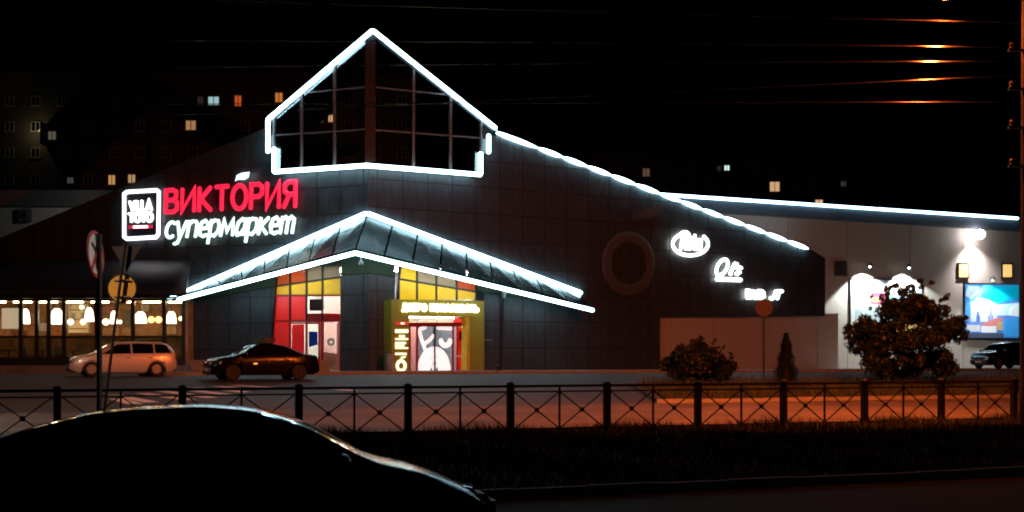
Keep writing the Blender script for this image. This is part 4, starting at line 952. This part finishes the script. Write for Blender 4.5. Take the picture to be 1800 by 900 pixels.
# no stopping sign
c = U(1343, 541, 58); r3 = thing('no_stopping_sign', 'dim round no-stopping sign with crossed bars in front of the pale lower wall', 'traffic sign', (c.x, c.y, gz(c.x, c.y)))
MB().tube([(c.x, c.y + .06, gz(c.x, c.y)), (c.x, c.y + .06, c.z + .4)], .035, 10).build('pole', iron, r3, smooth=True)
nb = Vector((-.1, -1, 0)).normalized(); pl_ = disc(MB(), c, nb, .36, .015).build('plate', mat('sign_dark_blue', (.006, .008, .03), .5), r3); v = nb.cross(Vector((0, 0, 1))); zz = Vector((0, 0, 1))
sdr = mat('sign_dull_red', (.06, .035, .035), .6)
MB().ribbon([c + nb * .003 + (zz * math.cos(k * .2618) + v * math.sin(k * .2618)) * .33 for k in range(24)], nb, .07, .01, True).build('ring', sdr, pl_)
for sg in (-1, 1): MB().ribbon([c + nb * (.004 + .003 * sg) + (zz + v * sg) * .21, c + nb * (.004 + .003 * sg) - (zz + v * sg) * .21], nb, .07, .01).build('cross_bar', sdr, pl_)

# ================================================================== street furniture by the entrance
def planter(px, py, Y, wd, label):
    p = U(px, py, Y); p.z = gz(p.x, p.y) + .1; r = thing('planter', label, 'planter', p, 'concrete planters at the entrance')
    def ring(w_, d_, z): return [p + Vector((a * w_ / 2, b * d_ / 2, z)) for a, b in ((-1, -1), (1, -1), (1, 1), (-1, 1))]
    MB().hexa(ring(wd * .78, .6, 0) + ring(wd, .8, .5)).build('trough', concrete, r); mb = MB()
    for a, b in (((-1, -1), (1, -1)), ((1, -1), (1, 1)), ((1, 1), (-1, 1)), ((-1, 1), (-1, -1))):
        mb.bar(p + Vector((a[0] * wd * .5, a[1] * .4, .53)), p + Vector((b[0] * wd * .5, b[1] * .4, .53)), .1, .1)
    mb.build('rim', concrete, r); MB().box(p + Vector((0, 0, .47)), (wd * .9, .7, .06)).build('earth', soil, r)
planter(360, 650, 66, 1.35, 'low concrete planter left of the dark sedan by the facade')
planter(562, 650, 66, 1.2, 'low concrete planter behind the rear of the dark sedan')
p = PR.hit(684, 655, 1.2); p.z = gz(p.x, p.y) + .1
rb = thing('litter_bin', 'grey upright litter bin against the dark pier left of the olive portal', 'bin', p)
MB().lathe([(.17, 0), (.19, .05), (.19, .95), (.15, 1.02), (.12, 1.02), (.12, .9)], p, n=18).build('drum', steel, rb, smooth=True); MB().lathe([(.2, .93), (.205, .96), (.2, .99)], p, n=18).build('band', frame_dark, rb)
p = PR.hit(876, 660, 4.0); p.z = gz(p.x, p.y) + .1
rb = thing('bollard', 'short dark bollard on the pavement right of the olive portal', 'bollard', p)
MB().lathe([(.07, 0), (.07, .4), (.05, .44), (.001, .46)], p, n=12).build('post', iron, rb, smooth=True); MB().lathe([(.074, .3), (.074, .35)], p, n=12).build('band', steel, rb)

# ================================================================== cars
def smooth_profile(pts, win=.1):
    xs = np.array([p[0] for p in pts]); zs = np.array([p[1] for p in pts])
    def f(x):
        q = np.linspace(x - win, x + win, 9); return float(np.mean(np.interp(q, xs, zs)))
    return f
tyre_m = mat('tyre_rubber', (.015, .015, .015), .8); rim_m = mat('alloy_rim', (.45, .45, .46), .35, metal=.8); lampc = mat('lamp_glass', (.5, .5, .5), .08, spec=.8); tail_m = mat('tail_lamp_red', (.25, .01, .01), .15); black_p = mat('black_plastic', (.012, .012, .012), .5)
def car(name, label, body_m, L, W, prof, belt, wheels, wr, windows, wind, rear, doors, loc, rz, hubs=rim_m, extra=None, group=None, trim=False):
    r = thing(name, label, 'car', loc, group, rz=rz)
    x0, x1 = prof[0][0], prof[-1][0]; top = smooth_profile(prof, .07); bel = smooth_profile(belt, .1); xm = (x0 + x1) / 2; hl = (x1 - x0) / 2
    def hw(x): return W / 2 * (1 - .2 * abs((x - xm) / hl) ** 5 - .03 * abs((x - xm) / hl) ** 2)
    def bt(x): return min(bel(x), top(x) - .035)
    def zb(x):
        z = .2 + .12 * max(0, abs((x - xm) / hl) - .86) / .14
        for wx_ in wheels:
            d = abs(x - wx_); R_ = wr + .055
            if d < R_: z = max(z, math.sqrt(R_ * R_ - d * d) + wr - .01)
        return z
    def sec(x):
        b, tp_, h, z0 = bt(x), top(x), hw(x), zb(x)
        yr = max(.12, h - .06 - .42 * max(0, tp_ - b - .05)); ze = tp_ - min(.05, .4 * (tp_ - b)); zs = [z0, max(.34, z0 + .015), max(.55, z0 + .03), max(b - .12, z0 + .04), max(b, z0 + .05)]
        return [(0, .2), (h - .16, min(z0, .3)), (h - .05, zs[0]), (h - .012, zs[1]), (h, zs[2]), (h - .012, zs[3]), (h - .05, zs[4]), (yr + .03, max(ze - .03, zs[4] + .005)), (yr - .05, max(tp_ - .015, zs[4] + .01)), (yr * .5, tp_ - .004), (0, tp_)]
    xs = list(np.linspace(x0, x1, int((x1 - x0) / .055)))
    mb = MB(); K = 11; V = []
    for x in xs:
        s_ = sec(x); V += [(x, -y, z) for y, z in s_] + [(x, y, z) for y, z in s_[1:-1][::-1]]
    M = 2 * K - 2; Fs = [(i * M + k, i * M + (k + 1) % M, (i + 1) * M + (k + 1) % M, (i + 1) * M + k) for i in range(len(xs) - 1) for k in range(M)]
    Fs += [tuple(range(M)), tuple(range((len(xs) - 1) * M, len(xs) * M))]
    mb.add(V, Fs); mb.build('body', body_m, r, smooth=True)
    def side_y(x, z):
        s_ = sec(x)[2:10]
        for (ya, za), (yb, zb_) in zip(s_, s_[1:]):
            if za <= z <= zb_ + 1e-6: return ya + (yb - ya) * (z - za) / max(1e-4, zb_ - za)
        return s_[-1][0] if z > s_[-1][1] else s_[0][0]
    def patch_side(bot, topf, xa0, xb0, xa1, xb1, sg, off, nx=10, nz=5):
        V = [];
        for o in (off, -.015):
            for i in range(nx + 1):
                for j in range(nz + 1):
                    u_, v_ = i / nx, j / nz; xB, xT = xa0 + (xb0 - xa0) * u_, xa1 + (xb1 - xa1) * u_; x = xB + (xT - xB) * v_
                    z = bot(x) + (topf(x) - bot(x)) * v_; V.append((x, sg * (side_y(x, z) + o), z))
        n1 = nz + 1; tot = (nx + 1) * n1; Fs = []
        for b_ in (0, tot): Fs += [(b_ + i * n1 + j, b_ + (i + 1) * n1 + j, b_ + (i + 1) * n1 + j + 1, b_ + i * n1 + j + 1) for i in range(nx) for j in range(nz)]
        per = [i * n1 for i in range(nx + 1)] + [nx * n1 + j for j in range(1, n1)] + [i * n1 + nz for i in range(nx - 1, -1, -1)] + [j for j in range(nz - 1, 0, -1)]
        Fs += [(a, b_, b_ + tot, a + tot) for a, b_ in zip(per, per[1:] + per[:1])]
        return MB().add(V, Fs)
    for sg in (-1, 1):
        for xa0, xb0, xa1, xb1 in windows: patch_side(lambda x: bt(x) + .035, lambda x: max(bt(x) + .06, top(x) - .1), xa0, xb0, xa1, xb1, sg, .008).build('side_window', glass_dark, r, smooth=True)
        if trim: patch_side(lambda x: bt(x) + .004, lambda x: bt(x) + .03, -1.6, 1.2, -1.6, 1.2, sg, .014, 24, 2).build('window_trim', mat('chrome', (.6, .6, .6), .15, metal=1), r, smooth=True)
        for xa, xb in doors:
            d = patch_side(lambda x: max(.3, zb(x) + .03), lambda x: bt(x) - .01, xa, xb, xa, xb, sg, .009, 10, 7).build('door', body_m, r, smooth=True)
            xh = xa + .14; MB().box((xh, sg * (side_y(xh, bt(xh) - .14) + .025), bt(xh) - .14), (.18, .035, .03)).build('handle', black_p, d)
        xmir = wind[0] - .18; MB().lathe([(.001, -.1), (.06, -.08), (.08, 0), (.06, .08), (.001, .1)], (xmir, sg * (hw(xmir) + .07), bt(xmir) + .09), 'Y', 12).build('mirror', body_m, r, smooth=True)
    def screen(xa, xb, nm):
        nx, ny = 8, 10; V = []
        for o in (.008, -.02):
            for i in range(nx + 1):
                x = xa + (xb - xa) * i / nx; s_ = sec(x); yr = s_[8][0] * .94
                for j in range(ny + 1):
                    y = -yr + 2 * yr * j / ny; pts = [(q[0], q[1]) for q in s_[8:]][::-1]; z = float(np.interp(abs(y), [p[0] for p in pts], [p[1] for p in pts])); V.append((x, y, z + o))
        n1 = ny + 1; tot = (nx + 1) * n1; Fs = []
        for b_ in (0, tot): Fs += [(b_ + i * n1 + j, b_ + (i + 1) * n1 + j, b_ + (i + 1) * n1 + j + 1, b_ + i * n1 + j + 1) for i in range(nx) for j in range(ny)]
        per = [i * n1 for i in range(nx + 1)] + [nx * n1 + j for j in range(1, n1)] + [i * n1 + ny for i in range(nx - 1, -1, -1)] + [j for j in range(ny - 1, 0, -1)]
        Fs += [(a, b_, b_ + tot, a + tot) for a, b_ in zip(per, per[1:] + per[:1])]
        MB().add(V, Fs).build(nm, glass_dark, r, smooth=True)
    screen(wind[0], wind[1], 'windscreen'); screen(rear[0], rear[1], 'rear_window')
    ty = MB().lathe([(wr * .62, -.1), (wr * .93, -.1), (wr, -.07), (wr, .07), (wr * .93, .1), (wr * .62, .1), (wr * .62, -.1)], (0, 0, 0), 'Y', 26, cap=False).mesh('wheel', tyre_m, True)
    rm = MB(); rm.lathe([(wr * .64, -.09), (wr * .64, .085), (wr * .58, .09), (wr * .55, .05), (.04, .05), (.03, .085), (.001, .085)], (0, 0, 0), 'Y', 20)
    for k in range(5):
        a = k * 2 * math.pi / 5; rm.bar((math.cos(a) * .05, .07, math.sin(a) * .05), (math.cos(a) * wr * .6, .07, math.sin(a) * wr * .6), .04, .05, up=(0, 1, 0))
    rme = rm.mesh('rim', hubs, True)
    for wx_ in wheels:
        for sg in (-1, 1):
            o = bpy.data.objects.new('wheel', ty); o.location = (wx_, sg * (hw(wx_) - .115), wr); link(o, r)
            q = bpy.data.objects.new('rim', rme); q.rotation_euler = (0, 0, 0 if sg > 0 else math.pi); link(q, o)
    xf, zf = x1 - .02, min(.68, top(x1 - .15) - .05)
    for sg in (-1, 1):
        V = []; yh_ = hw(x1 - .14)
        MB().hexa([(x1 - .5, sg * (hw(x1 - .5) - .04), zf - .02), (x1 - .02, sg * (hw(x1 - .02) - .45), zf - .08), (x1 + .012, sg * (hw(x1) - .25), zf - .08), (x1 - .32, sg * (hw(x1 - .32) + .006), zf - .04),
                   (x1 - .5, sg * (hw(x1 - .5) - .04), zf + .07), (x1 - .06, sg * (hw(x1 - .02) - .45), zf + .03), (x1 - .05, sg * (hw(x1) - .25), zf + .05), (x1 - .36, sg * (hw(x1 - .36) + .004), zf + .07)]).build('headlight', lampc, r)
        MB().box((x0 + .04, sg * (hw(x0 + .05) - .14), min(.85, top(x0 + .05) - .14)), (.12, .26, .16)).build('tail_light', tail_m, r)
    MB().box((x1 - .005, 0, zf - .06), (.05, .9, .1)).build('grille', black_p, r)
    MB().box((x1 + .012, 0, .42), (.02, .52, .11)).build('number_plate', s_white, r); MB().box((x1 - .01, 0, .3), (.05, 1.2, .1)).build('lower_intake', black_p, r)
    if extra: extra(r, top, hw)
    return r
silver = mat('silver_paint', (.72, .72, .72), .35, metal=.35, coat=.6); blackp = mat('black_paint', (.005, .005, .006), .12, spec=.05); darkp = mat('dark_maroon_paint', (.003, .002, .002), .22, spec=.2); navyp = mat('navy_paint', (.012, .014, .02), .22, coat=1.0)
est = [(-2.22, .62), (-2.2, .95), (-2.12, 1.1), (-1.85, 1.42), (-1.6, 1.49), (-.6, 1.52), (.25, 1.48), (.6, 1.36), (1.2, 1.02), (1.35, .97), (1.9, .88), (2.12, .76), (2.2, .6), (2.22, .45)]
p = U(214, 655, 59); 
def rails(r, top, hw):
    for sg in (-1, 1): MB().tube([(x, sg * .55, top(x) + .05) for x in (-1.5, -1.3, -.5, .1)], .018, 6).build('roof_rail', black_p, r)
est_args = dict(belt=[(-2.2, .98), (1.2, .93), (2.2, .8)], wheels=[-1.35, 1.35], wr=.325, windows=[(-2.0, -1.3, -1.8, -1.28), (-1.22, -.35, -1.2, -.33), (-.27, 1.05, -.25, .35)], wind=(1.18, .42), rear=(-2.1, -1.86), doors=[(-1.2, -.32), (-.28, .82)])
car('estate_car', 'silver estate car parked in front of the lit restaurant windows', silver, 4.45, 1.78, est, loc=(p.x, p.y, gz(p.x, p.y) + .006), rz=math.radians(180 + 24), extra=rails, **est_args)
sed = [(-2.25, .6), (-2.22, .92), (-2.1, 1.02), (-1.6, 1.06), (-1.4, 1.12), (-.8, 1.4), (-.4, 1.46), (.1, 1.46), (.45, 1.38), (1.05, 1.03), (1.2, .98), (1.9, .88), (2.15, .75), (2.22, .58), (2.24, .45)]
p = U(459, 668, 55.5)
def bar_(r, top, hw):
    lb = MB().box((-.15, 0, top(-.15) + .14), (.5, 1.25, .17)).build('light_bar', mat('bar_blue', (.01, .015, .06), .3), r)
    MB().box((-.15, -.5, top(-.15) + .14), (.504, .27, .176)).build('red_lens', mat('bar_red', (.2, .008, .01), .3), lb)
    for sg in (-1, 1): MB().box((-.15, sg * .4, top(-.15) + .02), (.08, .08, .08)).build('bar_foot', black_p, lb)
    MB().box((.5, .915, .66), (.16, .02, .06)).build('amber_spot', emat('spot_amber', (1, .5, .12), .9), r)  # small amber patch that glows on the front door
car('patrol_sedan', 'dark sedan with a low roof light bar parked before the left entrance', darkp, 4.5, 1.76, sed, belt=[(-2.2, .98), (1.1, .92), (2.2, .8)], wheels=[-1.35, 1.38], wr=.31, windows=[(-1.5, -.95, -1.05, -.9), (-.88, -.12, -.86, -.14), (-.04, .98, -.04, .32)],
    wind=(1.04, .3), rear=(-1.55, -.85), doors=[(-.95, -.08), (-.04, .85)], loc=(p.x, p.y, gz(p.x, p.y) + .006), rz=math.radians(180 + 27), extra=bar_, hubs=mat('dull_steel_rim', (.02, .02, .02), .5, metal=.5))
p = U(1765, 660, 84)
suv = [(-2.15, .6), (-2.12, 1.0), (-2.0, 1.2), (-1.8, 1.52), (-1.5, 1.6), (-.4, 1.63), (.3, 1.58), (.6, 1.47), (1.15, 1.1), (1.3, 1.05), (1.9, .97), (2.08, .85), (2.14, .6), (2.16, .45)]
car('dark_hatchback', 'dark hatchback parked under the blue city picture board', navyp, 4.3, 1.8, suv, belt=[(-2.1, 1.05), (1.1, 1.0), (2.1, .9)], wheels=[-1.3, 1.33], wr=.34, windows=[(-1.85, -1.3, -1.7, -1.28), (-1.2, -.35, -1.18, -.33), (-.27, 1.0, -.25, .35)], wind=(1.12, .42), rear=(-2.0, -1.8), doors=[(-1.15, -.3), (-.26, .85)],
    loc=(p.x, p.y, gz(p.x, p.y) + .11), rz=math.radians(180 + 28))
fore = [(-2.3, .55), (-2.28, .8), (-2.2, .9), (-1.95, .98), (-1.6, 1.135), (-1.25, 1.265), (-.79, 1.38), (-.4, 1.42), (.1, 1.435), (.5, 1.405), (.92, 1.285), (1.28, 1.09), (1.42, 1.01), (1.58, .955), (1.82, .905), (2.1, .81), (2.28, .73), (2.39, .65), (2.45, .56), (2.47, .45)]
p = U(326, 714, 11.15)
car('near_sedan', 'black fastback sedan silhouetted in the near foreground at lower left', blackp, 4.75, 1.8, fore, belt=[(-2.3, .95), (-1.2, .95), (1.2, .92), (2.4, .75)], wheels=[-1.42, 1.42], wr=.33, windows=[(-1.55, -.92, -1.15, -.88), (-.84, -.05, -.84, -.07), (.03, 1.15, .03, .5)], wind=(1.38, .58), rear=(-1.8, -.85), doors=[(-.95, -.02), (.02, .98)], trim=True,
    loc=(p.x, p.y + .2, .006), rz=math.radians(10))

# ================================================================== trees and shrubs
def leafmat(name, c): return mat(name, c, .55, noise=.5, nscale=1.2, spec=.4)
def foliage(centres, radii, n, size, zmin=0.0, hollow=.55):
    c = np.array(centres); rr = np.array(radii); idx = RNG.choice(len(c), n, p=(rr ** 2) / (rr ** 2).sum())
    d = RNG.normal(size=(n, 3)); d /= np.linalg.norm(d, axis=1)[:, None]; rad = rr[idx] * (hollow + (1 - hollow) * RNG.random(n)) * RNG.uniform(.85, 1.18, n)
    p = c[idx] + d * rad[:, None] * np.array([1, 1, .85]); p[:, 2] = np.maximum(p[:, 2], zmin)
    a = RNG.normal(size=(n, 3)); a /= np.linalg.norm(a, axis=1)[:, None]; b = np.cross(a, RNG.normal(size=(n, 3))); b /= np.linalg.norm(b, axis=1)[:, None]
    s = size * RNG.uniform(.6, 1.3, n)[:, None]
    V = np.stack([p - a * s, p + b * s * .45 - a * s * .1, p + a * s, p - b * s * .45 - a * s * .1], 1)
    return V.reshape(-1, 3).tolist(), np.arange(4 * n).reshape(-1, 4).tolist()
def bush(name, label, cat, base, blobs, n, size, m, stems=5):
    r = thing(name, label, cat, base); base = Vector(base)
    mb = MB(); bark = mat('bark', (.05, .035, .025), .9, noise=.4, nscale=8)
    mb.tube([base, base + Vector((.03, 0, .5)), base + Vector((.0, .05, 1.0))], [.13, .1, .07], 8)
    for c, rad in blobs[:12]:
        q = base + Vector(c); mb.tube([base + Vector((0, 0, .35)), base.lerp(q, .5) + Vector((random.uniform(-.1, .1), 0, .12)), q], [.06, .035, .012], 6)
    mb.build('trunk', bark, r, smooth=True)
    V, Fs = foliage([base + Vector(c) for c, _ in blobs], [k for _, k in blobs], n, size, base.z + .1)
    me = bpy.data.meshes.new('crown'); me.from_pydata(V, [], Fs); me.materials.append(m); link(bpy.data.objects.new('crown', me), r)
    return r
def onstrip(px, Y): x = (px - 900) / F * Y; return (x, Y, gz(x, Y) + .1)
def blobs_dome(wd, h, n, rmin, rmax, taper=.6):
    out = []
    for i in range(n):
        t = random.random(); z = h * (.12 + .8 * t); lim = wd / 2 * (1 - taper * max(0, t - .35) / .65) * (1 - .25 * max(0, .2 - t) / .2); a = random.uniform(0, 6.28); rr = lim * math.sqrt(random.random())
        out.append(((rr * math.cos(a), rr * math.sin(a) * .8, z), random.uniform(rmin, rmax)))
    return out
def blobs_ell(rx, rz_, zc_, n, rmin, rmax):
    out = []
    while len(out) < n:
        a, b, c = (random.uniform(-1, 1) for _ in range(3))
        if a * a + b * b + c * c > 1: continue
        if c > .3 and abs(a) > .75 * (1.3 - c): continue
        out.append(((a * rx * (1 - .12 * c), b * rx * .8, zc_ + c * rz_), random.uniform(rmin, rmax) * (1 - .25 * max(0, c))))
    for _ in range(n // 5):
        a = random.uniform(-.2, math.pi + .2); k = random.uniform(.84, 1.0)
        out.append(((math.cos(a) * rx * k, random.uniform(-.5, .3) * rx, zc_ + math.sin(a) * rz_ * k), random.uniform(.3, .6) * rmin))
    return out
bush('broad_bush', 'big dense dark bush in front of the white board on the wing', 'tree', onstrip(1598, 53), blobs_ell(2.15, 1.95, 2.25, 105, .22, .5), 38000, .075, leafmat('leaf_brown_green', (.008, .018, .007)))
bush('round_shrub', 'loose dark rounded shrub before the pale lower wall', 'shrub', onstrip(1228, 52), blobs_ell(1.3, .95, .95, 95, .15, .32), 11000, .07, leafmat('leaf_dark', (.007, .014, .006)))
b0 = Vector(onstrip(1382, 52)); r = thing('conifer', 'narrow dark conical conifer between the two leafy bushes', 'tree', b0)
MB().tube([b0, b0 + Vector((0, 0, 2.0))], [.07, .01], 8).build('trunk', mat('bark', (.05, .035, .025)), r)
n = 6500; z = RNG.random(n) ** 1.25; H = 2.05; rad = (.56 * (1 - z) ** .85 + .02) * (.55 + .5 * RNG.random(n)) * (1 + .12 * np.sin(z * 26)); a = RNG.uniform(0, 6.283, n)
pp = np.stack([b0.x + rad * np.cos(a), b0.y + rad * np.sin(a), b0.z + .05 + z * H], 1); o_ = np.stack([np.cos(a), np.sin(a), .9 + 0 * a], 1); sl = RNG.uniform(.04, .1, n)[:, None]; sd_ = np.stack([-np.sin(a), np.cos(a), 0 * a], 1) * .018
V = np.stack([pp - sd_, pp + sd_, pp + o_ * sl], 1); me = bpy.data.meshes.new('crown'); me.from_pydata(V.reshape(-1, 3).tolist(), [], np.arange(3 * n).reshape(-1, 3).tolist()); me.materials.append(leafmat('needle_dark', (.02, .028, .014))); link(bpy.data.objects.new('crown', me), r)
